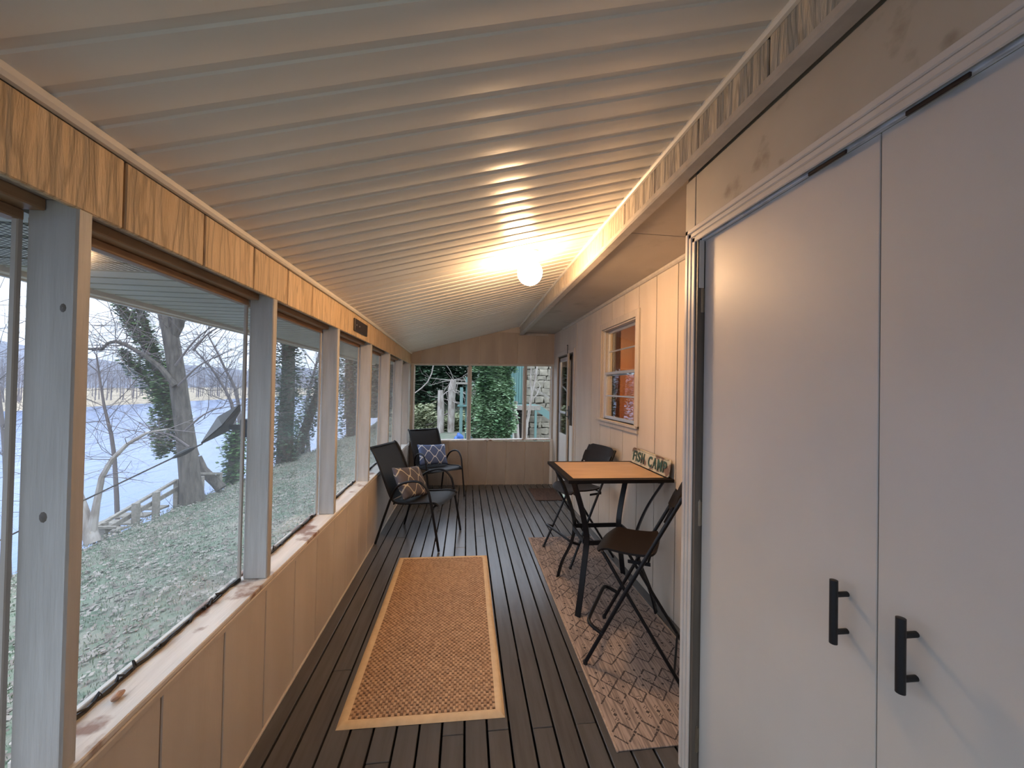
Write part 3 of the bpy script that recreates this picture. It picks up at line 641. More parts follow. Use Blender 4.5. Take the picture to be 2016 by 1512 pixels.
def runner():
    x0, x1, y0, y1 = .648, 1.300, 1.546, 3.84
    t = thing('runner_rug', 'faded pink-brown runner rug with dark diamond pattern under bar table', 'rug', ((x0+x1)/2, (y0+y1)/2, 0))
    cx, cy_ = (x0+x1)/2, (y0+y1)/2; hw_, hl = (x1-x0)/2, (y1-y0)/2
    MB().cbox(-hw_+.008, hw_-.008, -hl+.004, hl-.004, 0, .006, .0015).build('rug_field', M['runner'], t)
    MB().cbox(-hw_, -hw_+.009, -hl, hl, 0, .0075, .002).build('edge_binding', M['runneredge'], t); MB().cbox(hw_-.009, hw_, -hl, hl, 0, .0075, .002).build('edge_binding', M['runneredge'], t)
    p = MB(); Z = .0063
    def seg(a, b, w=.0040):
        a = Vector(a); b = Vector(b); L_ = (b-a).length; d = (b-a)/L_; n = Vector((-d.y, d.x)); k = max(1, int(L_/.012))
        for i in range(k):
            if random.random() < .08: continue
            s0 = a+d*L_*(i/k); s1 = a+d*L_*((i+.94)/k); ww = w*random.uniform(.6, 1.2)
            if max(abs(s0.x), abs(s1.x)) > hw_-.012 or max(abs(s0.y), abs(s1.y)) > hl-.01: continue
            p.add([(*(s0-n*ww), Z), (*(s1-n*ww), Z), (*(s1+n*ww), Z), (*(s0+n*ww), Z)], [(0,1,2,3)])
    def dia(c, r):
        if abs(c[0])+r > hw_-.012 or abs(c[1])+r > hl-.01: return
        p.add([(c[0]-r, c[1], Z), (c[0], c[1]-r, Z), (c[0]+r, c[1], Z), (c[0], c[1]+r, Z)], [(0,1,2,3)])
    px = .105
    def zig(y, amp, ph=0):
        n = int(2*hw_/px)+3
        for i in range(-n, n):
            xa = (i+ph)*px; seg((xa, y-amp), (xa+px*.5-.006, y+amp)); seg((xa+px*.5+.006, y+amp), (xa+px, y-amp))
    y = -hl+.05; row = 0
    while y < hl:
        zig(y, .022, .5)
        for i in range(-4, 5): dia((i*px, y+.03), .009)
        zig(y+.062, -.022, .5)
        for r_, (dy) in enumerate((.10, .125, .15)):
            for i in range(-5, 6):
                off = px*.5*(r_ % 2)
                if r_ == 1: dia((i*px*.5, y+dy), .010)
                else:
                    for ax, ay in ((-.007,0),(.007,0),(0,-.007),(0,.007)): dia((i*px*.5+ax, y+dy+ay), .0038)
        yy = y+.205
        for zz in range(2):
            zig(yy, .026, 0); zig(yy+.052, -.026, 0); 
            for i in range(-4, 5): dia((i*px+px*.5, yy+.078), .008); 
            for i in range(-4, 5):
                for ax, ay in ((-.008,-.008),(.008,.008),(-.008,.008),(.008,-.008)): dia((i*px, yy+.004+ay), .004) if ax > 0 else dia((i*px+ax*1.2, yy+.004+ay), .004)
            yy += .105
        y += .46; row += 1
    o = p.build('pattern', M['runnerink'], t); o['kind'] = 'stuff'
runner()
mt = thing('doormat', 'small dark brown doormat by the far right door', 'mat', (1.13, 5.41, 0))
MB().cbox(-.175, .205, -.305, .30, 0, .010, .003).build('mat_field', M['mat'], mt)
mb = MB(); 
for y in np.arange(-.29, .29, .02): mb.box(-.17, .20, y, y+.009, .009, .012)
mb.build('rib', M['mat'], mt)
# ------------------------------------------------------------------ bar table
def bar_table():
    X0, X1_, Y0, Y1 = .657, 1.366, 2.392, 3.035; H = .925; cx, cy_ = (X0+X1_)/2, (Y0+Y1)/2
    t = thing('bar_table', 'square bar-height table with black frame and orange wood top', 'table', (cx, cy_, 0))
    hx, hy = (X1_-X0)/2, (Y1-Y0)/2; b = .042
    MB().cbox(-hx+b-.002, hx-b+.002, -hy+b-.002, hy-b+.002, H-.022, H-.001, .001).build('top_panel', M['tilewood'], t)
    f = MB()
    def mitre(p, q_, pi, qi):   # outer edge p-q, inner pi-qi
        v = [(*p, H-.024), (*q_, H-.024), (*qi, H-.024), (*pi, H-.024), (*p, H-.003), (*q_, H-.003), (*qi, H+.0005), (*pi, H+.0005)]; f.hexa(v)
    O = [(-hx,-hy),(hx,-hy),(hx,hy),(-hx,hy)]; I = [(-hx+b,-hy+b),(hx-b,-hy+b),(hx-b,hy-b),(-hx+b,hy-b)]
    for i in range(4): mitre(O[i], O[(i+1) % 4], I[i], I[(i+1) % 4])
    f.build('top_frame', M['blackwood'], t)
    feet = [(.757-cx, 2.481-cy_), (1.300-cx, 2.478-cy_), (1.300-cx, 3.030-cy_), (.757-cx, 3.030-cy_)]
    wz = .46; waist = []
    for fx_, fy in feet:
        sx, sy_ = (1 if fx_ > 0 else -1), (1 if fy > 0 else -1)
        d = Vector((sx, sy_)).normalized()
        tx, ty = sx*(hx-.045), sy_*(hy-.045); wx, wy = sx*.175, sy_*.150
        pts = arc([(tx, ty, H-.022), (sx*(.235), sy_*(.205), .72), (wx+sx*.012, wy+sy_*.012, .56), (wx, wy, wz), (wx+sx*.018, wy+sy_*.016, .33), (fx_*.90, fy*.90, .14), (fx_, fy, 0.006)], 6)
        MB().bar(pts, (-sy_*1.0, sx*1.0, 0), .040, .012).build('leg', M['black'], t, bevel=.002)
        waist.append((wx, wy))
    r = .125
    ring = [(-.175,-.075,wz),(-.10,-.150,wz),(.10,-.150,wz),(.175,-.075,wz),(.175,.075,wz),(.10,.150,wz),(-.10,.150,wz),(-.175,.075,wz)]
    wr = MB()
    k = .012
    for (a, b_) in (((-.19,-.165),(.19,-.165)), ((.19,-.165),(.19,.165)), ((.19,.165),(-.19,.165)), ((-.19,.165),(-.19,-.165))):
        A = Vector((*a, wz)); B = Vector((*b_, wz)); d = (B-A).normalized(); wr.bar([A+d*.03, B-d*.03], (0,0,1), .030, .012)
    wr.build('stretcher_ring', M['black'], t)
    sub = MB(); 
    for yy in (-hy+.07, hy-.07): sub.box(-hx+.05, hx-.05, yy-.012, yy+.012, H-.040, H-.023)
    for xx in (-hx+.07, hx-.07): sub.box(xx-.012, xx+.012, -hy+.05, hy-.05, H-.040, H-.023)
    sub.build('apron', M['black'], t)
bar_table()
# ------------------------------------------------------------------ bar stools
def bar_stool(label):
    t = thing('bar_stool', label, 'stool', group='folding bar stools at the table')
    for s_ in (-1, 1):
        lg1 = MB().tube([(s_*.238, .238, .011), (s_*.220, .02, .46), (s_*.198, -.232, .955)], .0105, 10).build('leg', M['black'], t, smooth=True)
        lg2 = MB().tube(arc([(s_*.182, -.235, .011), (s_*.180, .02, .38), (s_*.178, .150, .575), (s_*.172, .172, .598), (s_*.12, .180, .602)], 4), .0095, 10).build('leg', M['black'], t, smooth=True)
        MB().lathe([(.001, 0), (.0125, 0), (.0125, .018), (.001, .018)], (s_*.238, .239, 0), 10).build('foot_cap', M['pull'], lg1)
        MB().lathe([(.001, 0), (.0115, 0), (.0115, .018), (.001, .018)], (s_*.182, -.236, 0), 10).build('foot_cap', M['pull'], lg2)
        MB().bar([(s_*.20, -.085, .590), (s_*.198, .03, .585)], (0, 0, 1), .018, .004).build('seat_bracket', M['black'], t)
    MB().tube([(-.182, -.205, .06), (.182, -.205, .06)], .006, 8).build('rear_stretcher', M['black'], t)
    MB().tube([(-.21, -.075, .602), (.21, -.075, .602)], .006, 8).build('seat_rod', M['black'], t)
    MB().tube(arc([(-.233, .150, .185), (-.228, .20, .205), (-.212, .228, .218), (-.17, .236, .224), (0, .236, .226), (.17, .236, .224), (.212, .228, .218), (.228, .20, .205), (.233, .150, .185)], 4), .0105, 10).build('footrest', M['black'], t, smooth=True)
    def seat(u, v):
        x = (u-.5)*2; y = -.105+.325*v
        w = .192*(1-.06*v)*(1-.10*max(0, v-.85)/.15); e = abs(x)
        z = .622+.012*e*e-.010*math.sin(math.pi*v) - .040*max(0, (v-.78)/.22)**1.8 + .006*max(0, (.15-v)/.15)
        return (x*w, y-.020*e**4*(1 if v > .5 else -1)*(abs(v-.5)*2), z)
    MB().grid(seat, 16, 14, .011).build('seat', M['blackwood'], t, smooth=True)
    def back(u, v):
        x = (u-.5)*2; z = .795+.175*v; rr = 1
        w = .205*(1-.10*max(0, (v-.7)/.3)**2-.06*max(0, (.2-v)/.2)**2)
        return (x*w, -.155-.075*v-.022*(1-x*x)+.004, z-.018*max(0, abs(x)-.75)/.25*(1 if v > .5 else -1))
    MB().grid(back, 16, 8, .010).build('backrest', M['blackwood'], t, smooth=True)
    return t
s1 = bar_stool('black folding bar stool nearest the closet, seat facing the table')
s1.location = (1.004, 2.127, .0065); s1.rotation_euler[2] = math.atan2(.535, -.845)-math.pi/2
s2 = copy_tree(s1); s2['label'] = 'black folding bar stool on the far side of the table'
s2.location = (1.054, 3.439, .0065); s2.rotation_euler[2] = math.atan2(-.277, -.961)-math.pi/2
# ------------------------------------------------------------------ patio chairs
def patio_chair(label):
    t = thing('patio_chair', label, 'chair', group='black sling patio chairs in the far left corner')
    rail_ = arc([(0, -.475, .905), (0, -.440, .880), (0, -.385, .790), (0, -.315, .640), (0, -.245, .480), (0, -.205, .415), (0, -.150, .395), (0, 0, .405), (0, .16, .425), (0, .235, .422), (0, .262, .400)], 5)
    for s_ in (-1, 1):
        MB().tube([p+Vector((s_*.235, 0, 0)) for p in rail_], .011, 10).build('side_rail', M['black'], t, smooth=True)
        MB().tube(arc([(s_*.275, .292, .005), (s_*.278, .245, .25), (s_*.280, .195, .49), (s_*.280, .165, .56), (s_*.280, .105, .612), (s_*.280, .02, .622), (s_*.278, -.09, .590), (s_*.270, -.16, .535), (s_*.255, -.205, .455), (s_*.240, -.222, .425)], 5), .0115, 10).build('arm_and_front_leg', M['black'], t, smooth=True)
        MB().tube([(s_*.240, -.225, .425), (s_*.258, -.28, .25), (s_*.275, -.355, .005)], .0115, 10).build('rear_leg', M['black'], t, smooth=True)
    MB().tube([(-.275, .215, .385), (.275, .215, .385)], .009, 8).build('front_crossbar', M['black'], t)
    MB().tube([(-.24, -.19, .385), (.24, -.19, .385)], .009, 8).build('rear_crossbar', M['black'], t)
    MB().tube([(-.235, -.462, .895), (.235, -.462, .895)], .010, 8).build('top_bar', M['black'], t)
    n = len(rail_)
    def curve(s_): 
        f = s_*(n-1); i = min(int(f), n-2); return rail_[i].lerp(rail_[i+1], f-i)
    def surf(lo, hi):
        def fn(u, v):
            p = curve(lo+(hi-lo)*v); x = (u-.5)*2; d = -.014*(1-x*x)
            tz = .9 if lo > .4 else .25; return (x*.232, p.y+d*(1-tz), p.z+d*tz)
        return fn
    MB().grid(surf(.0, .49), 10, 18, .003).build('backrest', M['sling'], t, smooth=True)
    MB().grid(surf(.49, 1.0), 10, 16, .003).build('seat', M['sling'], t, smooth=True)
    return t
c1 = patio_chair('black sling patio chair nearer the camera, under the left windows, holding tan-grey cushion')
c1.location = (-.399, 3.926, 0); c1.rotation_euler[2] = math.atan2(-.342, .94)-math.pi/2
c2 = copy_tree(c1); c2['label'] = 'black sling patio chair in far corner by rear wall, holding blue cushion'
c2.location = (-.375, 5.43, 0); c2.rotation_euler[2] = math.radians(-57)-math.pi/2; c2.scale = (.97,)*3
# ------------------------------------------------------------------ cushions
def cushion_mat(name, ground, g2, line):
    m = bpy.data.materials.new(name); m.use_nodes = True; t = m.node_tree; L = t.links.new; b = t.nodes['Principled BSDF']; b.inputs['Roughness'].default_value = .85
    tc = N(t, 'ShaderNodeTexCoord'); sp = N(t, 'ShaderNodeSeparateXYZ'); L(tc.outputs['Object'], sp.inputs[0])
    def mth(op, a, b_=None, c=None):
        n = N(t, 'ShaderNodeMath', operation=op)
        for i, v in enumerate((a, b_, c)):
            if v is None: continue
            if isinstance(v, (int, float)): n.inputs[i].default_value = v
            else: L(v, n.inputs[i])
        return n.outputs[0]
    u = mth('MULTIPLY', sp.outputs[0], 1/.17); v = mth('MULTIPLY', sp.outputs[2], 1/.165)
    c = mth('MULTIPLY', mth('COSINE', mth('MULTIPLY', u, 2*math.pi)), .25)
    def dist(e): return mth('ABSOLUTE', mth('SUBTRACT', mth('FRACT', e), .5))
    d1 = dist(mth('ADD', mth('SUBTRACT', v, c), 100.0)); d2 = dist(mth('ADD', mth('ADD', v, c), 100.5))
    d = mth('MINIMUM', d1, d2); k = mth('LESS_THAN', d, .050)
    no = N(t, 'ShaderNodeTexNoise', Scale=6.0, Detail=3.0); L(tc.outputs['Object'], no.inputs[0])
    mx0 = N(t, 'ShaderNodeMix', data_type='RGBA'); mx0.inputs[6].default_value = (*ground, 1); mx0.inputs[7].default_value = (*g2, 1); L(no.outputs[0], mx0.inputs[0])
    mx = N(t, 'ShaderNodeMix', data_type='RGBA'); L(k, mx.inputs[0]); L(mx0.outputs[2], mx.inputs[6]); mx.inputs[7].default_value = (*line, 1)
    L(mx.outputs[2], b.inputs['Base Color'])
    bp = N(t, 'ShaderNodeBump', Strength=.3, Distance=.001); n2 = N(t, 'ShaderNodeTexNoise', Scale=400.0); L(tc.outputs['Object'], n2.inputs[0]); L(n2.outputs[0], bp.inputs['Height']); L(bp.outputs[0], b.inputs['Normal'])
    return m
def cushion(name, label, m, w, h, th, mw):
    mb = MB(); n = 18
    for sgn in (1, -1):
        def fn(i, j):
            x, z = (i-.5)*2, (j-.5)*2
            e = (max(0, 1-abs(x)**2.6)*max(0, 1-abs(z)**2.6))**.42
            px_ = x*w/2*(1-.07*(1-z*z)*abs(x)); pz_ = z*h/2*(1-.07*(1-x*x)*abs(z))
            return (px_, sgn*th/2*e+.0008*sgn, pz_)
        mb.grid(fn, n, n)
    o = mb.build(name, m, smooth=True); tag(o, label, 'cushion'); o.matrix_world = mw
    bm = bmesh.new(); bm.from_mesh(o.data); bmesh.ops.remove_doubles(bm, verts=bm.verts, dist=.002); bmesh.ops.recalc_face_normals(bm, faces=bm.faces); bm.to_mesh(o.data); bm.free()
    return o
cm1 = cushion_mat('greige_trellis', (.085,.080,.105), (.13,.115,.12), (.50,.45,.36)); cm2 = cushion_mat('blue_trellis', (.09,.13,.26), (.13,.18,.33), (.74,.77,.80))
def seat_mw(ch, x, u, z, tilt, roll, yaw=0):
    M0 = Matrix.Translation(ch.location) @ Matrix.Rotation(ch.rotation_euler[2], 4, 'Z')
    return M0 @ Matrix.Translation((x, u, z)) @ Matrix.Rotation(yaw, 4, 'Z') @ Matrix.Rotation(tilt, 4, 'X') @ Matrix.Rotation(roll, 4, 'Y')
cushion('cushion', 'grey cushion with gold trellis lines on the nearer patio chair', cm1, .46, .33, .12, seat_mw(c1, .03, -.125, .550, math.radians(30), math.radians(-9)))
cushion('cushion', 'blue cushion with white trellis lines on the corner patio chair', cm2, .44, .30, .11, seat_mw(c2, .0, -.140, .545, math.radians(24), math.radians(-3)))
# ------------------------------------------------------------------ FISH CAMP sign
sg = thing('embossed_sign', 'rusty cream embossed metal sign reading FISH CAMP on the bar table', 'sign', (1.338, 2.70, .926))
SW, SH = .585, .118
M['sign'] = mat('rusty_cream_enamel', (.50,.48,.38), .5, (.36,.34,.26), (14,14,14), 5, col3=(.15,.09,.065), s3=13, t3=(.53,.60), bump=.3, bscale=(60,60,60), bdist=.001)
M['signgreen'] = mat('dark_green_enamel', (.03,.085,.06), .45, (.02,.05,.04), (30,30,30), 3)
def rrect(hw_, hh, r, n=5):
    o = []
    for cx_, cz, a0 in ((hw_-r, hh-r, 0), (-hw_+r, hh-r, 90), (-hw_+r, -hh+r, 180), (hw_-r, -hh+r, 270)):
        for k in range(n+1): a = math.radians(a0+90*k/n); o.append((cx_+r*math.cos(a), cz+r*math.sin(a)))
    return o
def tilt(v): # local: y along length, z up, lean back on the wall (top towards +x)
    return (v[0]+.14*v[2], v[1], v[2])
pr = rrect(SW/2, SH/2, .022); mb = MB(); n = len(pr)
mb.v = [(-.001, y, z+SH/2) for y, z in pr]+[(.001, y, z+SH/2) for y, z in pr]; mb.f = [tuple(range(n)), tuple(range(2*n-1, n-1, -1))]+[(i, (i+1) % n, n+(i+1) % n, n+i) for i in range(n)]
mb.build('plate', M['sign'], sg, warp=tilt)
def ring(h0, r0, h1, r1, xd, name, mt_):
    a, b = rrect(SW/2-h0, SH/2-h0, r0), rrect(SW/2-h1, SH/2-h1, r1); m2 = MB()
    m2.v = [(-.001, y, z+SH/2) for y, z in a]+[(-.001-xd, y*.999, z+SH/2) for y, z in rrect(SW/2-(h0*.6+h1*.4), SH/2-(h0*.6+h1*.4), (r0+r1)/2)]+[(-.001, y, z+SH/2) for y, z in b]
    m2.f = [(k*n+i, k*n+(i+1) % n, (k+1)*n+(i+1) % n, (k+1)*n+i) for k in range(2) for i in range(n)]
    m2.build(name, mt_, sg, warp=tilt)
ring(0, .022, .010, .014, .004, 'rim', M['sign'])
def letter(ch, yc, wd, ht):
    cu = bpy.data.curves.new('t', 'FONT'); cu.body = ch; cu.size = 1; cu.extrude = .03; cu.offset = .018; cu.resolution_u = 3
    to = bpy.data.objects.new('t', cu); COL.objects.link(to); dg = bpy.context.evaluated_depsgraph_get(); dg.update()
    me = bpy.data.meshes.new_from_object(to.evaluated_get(dg)); bpy.data.objects.remove(to)
    xs = [v.co.x for v in me.vertices]; ys_ = [v.co.y for v in me.vertices]
    x0, x1, y0, y1 = min(xs), max(xs), min(ys_), max(ys_)
    for v in me.vertices:
        yy = yc-((v.co.x-x0)/(x1-x0)-.5)*wd; zz = (SH-ht)/2+(v.co.y-y0)/(y1-y0)*ht
        v.co = tilt((-.0035+(-.0025 if v.co.z > 0 else .0025), yy, zz))
    me.name = 'letter'; me.materials.append(M['signgreen']); o = bpy.data.objects.new('letter', me); COL.objects.link(o); o.parent = sg
x = SW/2-.028
for ch, wd in (('F', .040), ('I', .010), ('S', .048), ('H', .050), (' ', .038), ('C', .054), ('A', .054), ('M', .062), ('P', .048)):
    if ch != ' ': letter(ch, x-wd/2, wd, .076)
    x -= wd+.014
# ------------------------------------------------------------------ pebble on the sill, cable plate
pb = at(232, 1367, z=.664)
bm = bmesh.new(); bmesh.ops.create_icosphere(bm, subdivisions=2, radius=1)
for v in bm.verts: v.co *= 1+random.uniform(-.12, .12); v.co = Vector((v.co.x*.009, v.co.y*.019, v.co.z*.009))
me = bpy.data.meshes.new('pebble'); bm.to_mesh(me); bm.free(); me.materials.append(mat('pink_stone', (.42,.27,.20), .8)); o = bpy.data.objects.new('pebble', me); COL.objects.link(o); o.location = (pb.x, pb.y, .661)
tag(o, 'small pinkish stone lying on the left window sill', 'stone')
ar0 = at(483, 842, x=-.99); t = thing('cable_plate', 'black folded metal plate on a bracket outside the second post, with cable', 'plate', ar0)
def loc(px, py, x): return at(px, py, x=x)-ar0
MB().tube([(0,0,0), loc(452, 841, -1.05)], .012, 8).build('bracket', M['pull'], t)
MB().cbox(-.006, .03, -.035, .035, -.04, .04, .003).build('mount', M['pull'], t)
p1, p2, p3, p4, p5 = loc(398, 874, -1.10), loc(431, 822, -1.12), loc(473, 798, -1.10), loc(474, 808, -1.08), loc(452, 848, -1.07)
p6 = loc(440, 838, -1.045)
mb = MB(); v = [p1, p2, p3, p4, p5, p6]; off = Vector((-.006, 0, .004))
mb.v = [tuple(a) for a in v]+[tuple(a+off) for a in v]
F = [(0,1,5), (1,2,5), (2,3,5), (3,4,5), (4,0,5)]
mb.f = F+[tuple(i+6 for i in f)[::-1] for f in F]+[(i, (i+1) % 5, (i+1) % 5+6, i+6) for i in range(5)]
mb.build('plate', M['pull'], t)
c0 = p1; c3 = at(-60, 1092, x=-1.9)-ar0
f = lambda k: c0.lerp(c3, k)
MB().tube([f(0), f(1)], .0032, 6).build('cable', M['railwood'] if 0 else M['bark'], t)
u0, u1 = .035, .135
MB().tube([f(u0), f(u0+.02), f((u0+u1)/2), f(u1-.02), f(u1)], [.004, .009, .011, .009, .004], 8).build('turnbuckle', M['pull'], t)
#OUTSIDE
# ------------------------------------------------------------------ outside: ground, river, far bank
def gz(x, y):
    if x > -1.2: z = -.62
    elif x > -6.3: z = -.62-.68*((-1.2-x)/5.1)**1.1
    elif x > -8.8: k = (-6.3-x)/2.5; z = -1.30-3.5*(k*k*(3-2*k))
    else: z = -4.8
    if y > 21 and x > -6.3: z += .38*(y-21)*min(1, (x+6.3)/3)
    return z
mb = MB(); XS = list(np.arange(-9.6, -5, .3))+list(np.arange(-5, 0, .8))+list(np.arange(0, 31, 3)); YS = list(np.arange(-12, 36, .8))+list(np.arange(36, 121, 6))
for y in YS:
    for x in XS: mb.v.append((x+(random.uniform(-.12, .12) if -8.6 < x < -5.6 else 0), y, gz(x, y)+random.uniform(-.03, .03)*(1 if x < -1.6 or y > 7 else 0)))
nx_ = len(XS); mb.f = [(j*nx_+i, j*nx_+i+1, (j+1)*nx_+i+1, (j+1)*nx_+i) for j in range(len(YS)-1) for i in range(nx_-1)]
tag(mb.build('ground', M['lawn'], smooth=True), kind='structure')
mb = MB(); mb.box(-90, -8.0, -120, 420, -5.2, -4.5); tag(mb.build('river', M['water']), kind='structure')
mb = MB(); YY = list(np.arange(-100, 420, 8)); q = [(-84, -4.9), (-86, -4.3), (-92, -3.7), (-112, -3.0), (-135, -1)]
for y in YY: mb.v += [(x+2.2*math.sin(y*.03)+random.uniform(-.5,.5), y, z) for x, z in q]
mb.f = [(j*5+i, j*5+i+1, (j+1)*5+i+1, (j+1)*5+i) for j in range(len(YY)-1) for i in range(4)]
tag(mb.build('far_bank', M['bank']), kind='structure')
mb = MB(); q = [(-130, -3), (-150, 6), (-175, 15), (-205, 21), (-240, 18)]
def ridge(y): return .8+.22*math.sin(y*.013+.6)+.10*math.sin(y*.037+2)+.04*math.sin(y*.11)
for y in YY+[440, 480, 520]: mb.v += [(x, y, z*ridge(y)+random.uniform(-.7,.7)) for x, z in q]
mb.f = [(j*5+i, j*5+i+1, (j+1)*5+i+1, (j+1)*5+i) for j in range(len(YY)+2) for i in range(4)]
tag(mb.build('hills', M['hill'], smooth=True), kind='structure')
mb = MB()
for k in range(620):
    x = random.uniform(-132, -88) if k % 3 else random.uniform(-98, -89); y = random.uniform(-60, 400); z0 = -3.6; H = random.uniform(7, 13)*(1.25 if x < -110 else 1)
    lean = random.uniform(-.6, .6)
    mb.add([(x-.09, y-.09, z0), (x+.09, y+.09, z0), (x+.02, y+lean, z0+H)], [(0,1,2)])
    for b in range(26):
        h = random.uniform(.18, .92)*H; a = random.uniform(0, 6.28); L_ = (H-h)*.42+.8; e = Vector((math.cos(a)*L_, math.sin(a)*L_+lean*.3, L_*random.uniform(.7, 1.6)))
        p = Vector((x, y+lean*h/H, z0+h)); mb.add([p+Vector((0,-.035,0)), p+Vector((0,.035,0)), p+e], [(0,1,2)])
        for c in range(2):
            p2 = p+e*random.uniform(.3,.7); e2 = Vector((random.uniform(-1,1), random.uniform(-1,1), random.uniform(.3,1.2)))*L_*.4
            mb.add([p2+Vector((0,-.025,0)), p2+Vector((0,.025,0)), p2+e2], [(0,1,2)])
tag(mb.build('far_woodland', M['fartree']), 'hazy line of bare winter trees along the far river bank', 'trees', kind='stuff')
# fallen leaves and blades on the lawn
def scatter_quads(name, m, n, fn, s0, s1, parent=None, upright=False, label=None, cat=None):
    P = np.array([fn() for _ in range(n)]); a = rng.uniform(0, 2*math.pi, n); s = rng.uniform(s0, s1, n)
    tl = rng.uniform(-.5, .5, n); 
    if upright:
        d = np.stack([np.cos(a)*.25, np.sin(a)*.25, np.ones(n)], 1); w = np.stack([-np.sin(a), np.cos(a), 0*a], 1)*.12
    else:
        d = np.stack([np.cos(a), np.sin(a), tl], 1); w = np.stack([-np.sin(a), np.cos(a), rng.uniform(-.4, .4, n)], 1)*.6
    V = np.empty((n, 4, 3)); h = d*s[:, None]; k = w*s[:, None]
    V[:, 0] = P; V[:, 1] = P+h*.5+k; V[:, 2] = P+h; V[:, 3] = P+h*.5-k
    me = bpy.data.meshes.new(name); me.vertices.add(4*n); me.loops.add(4*n); me.polygons.add(n)
    me.vertices.foreach_set('co', V.reshape(-1)); me.loops.foreach_set('vertex_index', np.arange(4*n)); me.polygons.foreach_set('loop_start', np.arange(0, 4*n, 4))
    me.materials.append(m); me.update(); me.validate(); o = bpy.data.objects.new(name, me); COL.objects.link(o)
    o['kind'] = 'stuff'
    if parent: o.parent = parent
    if label: tag(o, label, cat)
    return o
def lawnpt():
    while True:
        x = -1.7-4.8*random.random(); y = 1.5+22*random.random()**1.5
        return (x, y, gz(x, y)+.02)
scatter_quads('fallen_leaves', M['litter'], 26000, lawnpt, .025, .055, label='brown fallen leaves scattered over the lawn', cat='leaves')
M['blade'] = mat('grass_blade', (.10,.15,.085), .8, (.16,.195,.135), (2,2,2), 3)
scatter_quads('grass_tufts', M['blade'], 60000, lawnpt, .015, .045, upright=True, label='pale green winter grass covering the sloping lawn', cat='grass')
# ---- trees
def limb_leaves(pts, rads, n, out=1.0):
    """n random points around a limb"""
    P = [Vector(p) for p in pts]; L_ = [(P[i+1]-P[i]).length for i in range(len(P)-1)]; T = sum(L_)
    def fn():
        d = random.uniform(0, T); i = 0
        while i < len(L_)-1 and d > L_[i]: d -= L_[i]; i += 1
        k = min(1, d/L_[i]); c = P[i].lerp(P[i+1], k); r = rads[i]*(1-k)+rads[i+1]*k
        v = Vector((random.gauss(0,1), random.gauss(0,1), random.gauss(0,1))).normalized()*r*(random.random()**.4)*out
        return tuple(c+v)
    return fn, n
def grow(mb, p, d, L_, r, depth, droop=0, spread=.75):
    segs = 3 if depth > 1 else 2; pts = [p]; rs = [r]; q_ = Vector(p); dd = Vector(d).normalized()
    for i in range(segs):
        dd = (dd+Vector((random.gauss(0,.22), random.gauss(0,.22), random.gauss(0,.15)-droop))).normalized()
        q_ = q_+dd*L_/segs; pts.append(q_.copy()); rs.append(r*(1-.6*(i+1)/segs))
    mb.tube(pts, [a*.62 for a in rs], 5 if r > .02 else 3, cap=False)
    if depth > 0:
        for _ in range(3 if depth > 1 else 4):
            k = random.randint(1, segs); a = Vector((random.gauss(0,1), random.gauss(0,1), random.gauss(0.15,.8))).normalized()
            grow(mb, pts[k], dd*(1-spread)+a*spread, L_*random.uniform(.45,.75), rs[k]*.62, depth-1, droop, spread)
def px_line(pp, base_y, dy=0): # limb through picture points in the upright plane at a given distance along the porch
    return [at(a, b, y=base_y+(dy if not isinstance(dy, list) else dy[i])) for i, (a, b) in enumerate(pp)]
# the big leaning tree
bt = thing('river_tree', 'large bare grey tree with ivy-wrapped limb at the lawn edge by the wooden rail', 'tree', (0,0,0))
tp = px_line([(380,994),(374,940),(367,870),(357,800),(348,735),(341,690),(334,650),(322,618),(305,590),(290,560)], 9.8)
mb = MB().tube(tp, [.25,.20,.185,.17,.16,.155,.15,.11,.09,.08], 14); tp2 = px_line([(336,668),(350,640),(356,600),(358,555),(360,500)], 9.8); mb.tube(tp2, [.12,.12,.115,.105,.10], 12)
tp[0].z -= .1
mb.build('trunk', M['bark'], bt, smooth=True)
mb = MB(); la = px_line([(378,900),(362,850),(340,800),(322,745),(300,700),(262,640),(232,590),(205,550)], 10.3); lb = px_line([(322,745),(300,700),(290,655),(275,610),(262,560)], 10.4)
lc = px_line([(322,790),(300,760),(278,735),(255,712),(240,690)], 10.3); mb.tube(la, [.16,.15,.14,.13,.10,.08,.07,.05], 9); mb.tube(lb, [.10,.09,.08,.07,.06], 8); mb.tube(lc, [.07,.06,.05,.04,.03], 7)
ld = px_line([(345,760),(318,725),(285,700),(250,680),(228,672),(212,676),(200,688),(160,686)], 9.6); mb.tube(ld, [.07,.06,.05,.042,.038,.034,.03,.026], 7)
le = px_line([(388,900),(398,925),(425,950),(436,962)], 10.6); mb.tube(le, [.10,.12,.12,.13], 8)
mb.build('limb', M['bark'], bt, smooth=True)
mb = MB()
for pts in (tp[5:], tp2, la[4:], lb[2:], lc[2:], ld[2:]):
    for p in pts:
        for _ in range(4): grow(mb, p, (random.gauss(0,.6), random.gauss(0,.6), random.uniform(-.3,.9)), random.uniform(.9,1.9), .016, 3, .03)
for (a, b, dx) in (((372,880),(300,850),-1),((362,850),(440,800),1),((350,760),(430,700),1),((345,720),(420,640),1),((380,690),(440,640),1)):
    p, q_ = px_line([a, b], 9.6); d = q_-p; mb.tube(arc([p, p+d*.5+Vector((0,0,.1)), q_], 4), [.026,.024,.022,.020,.018,.016,.014,.012,.010][:9], 5)
    for k in (.3,.5,.7,.9,1): grow(mb, p+d*k, d.normalized()+Vector((0,0,random.uniform(-.3,.5))), 1.0, .015, 3, .02)
o = mb.build('twigs', M['twig'], bt); o['kind'] = 'stuff'
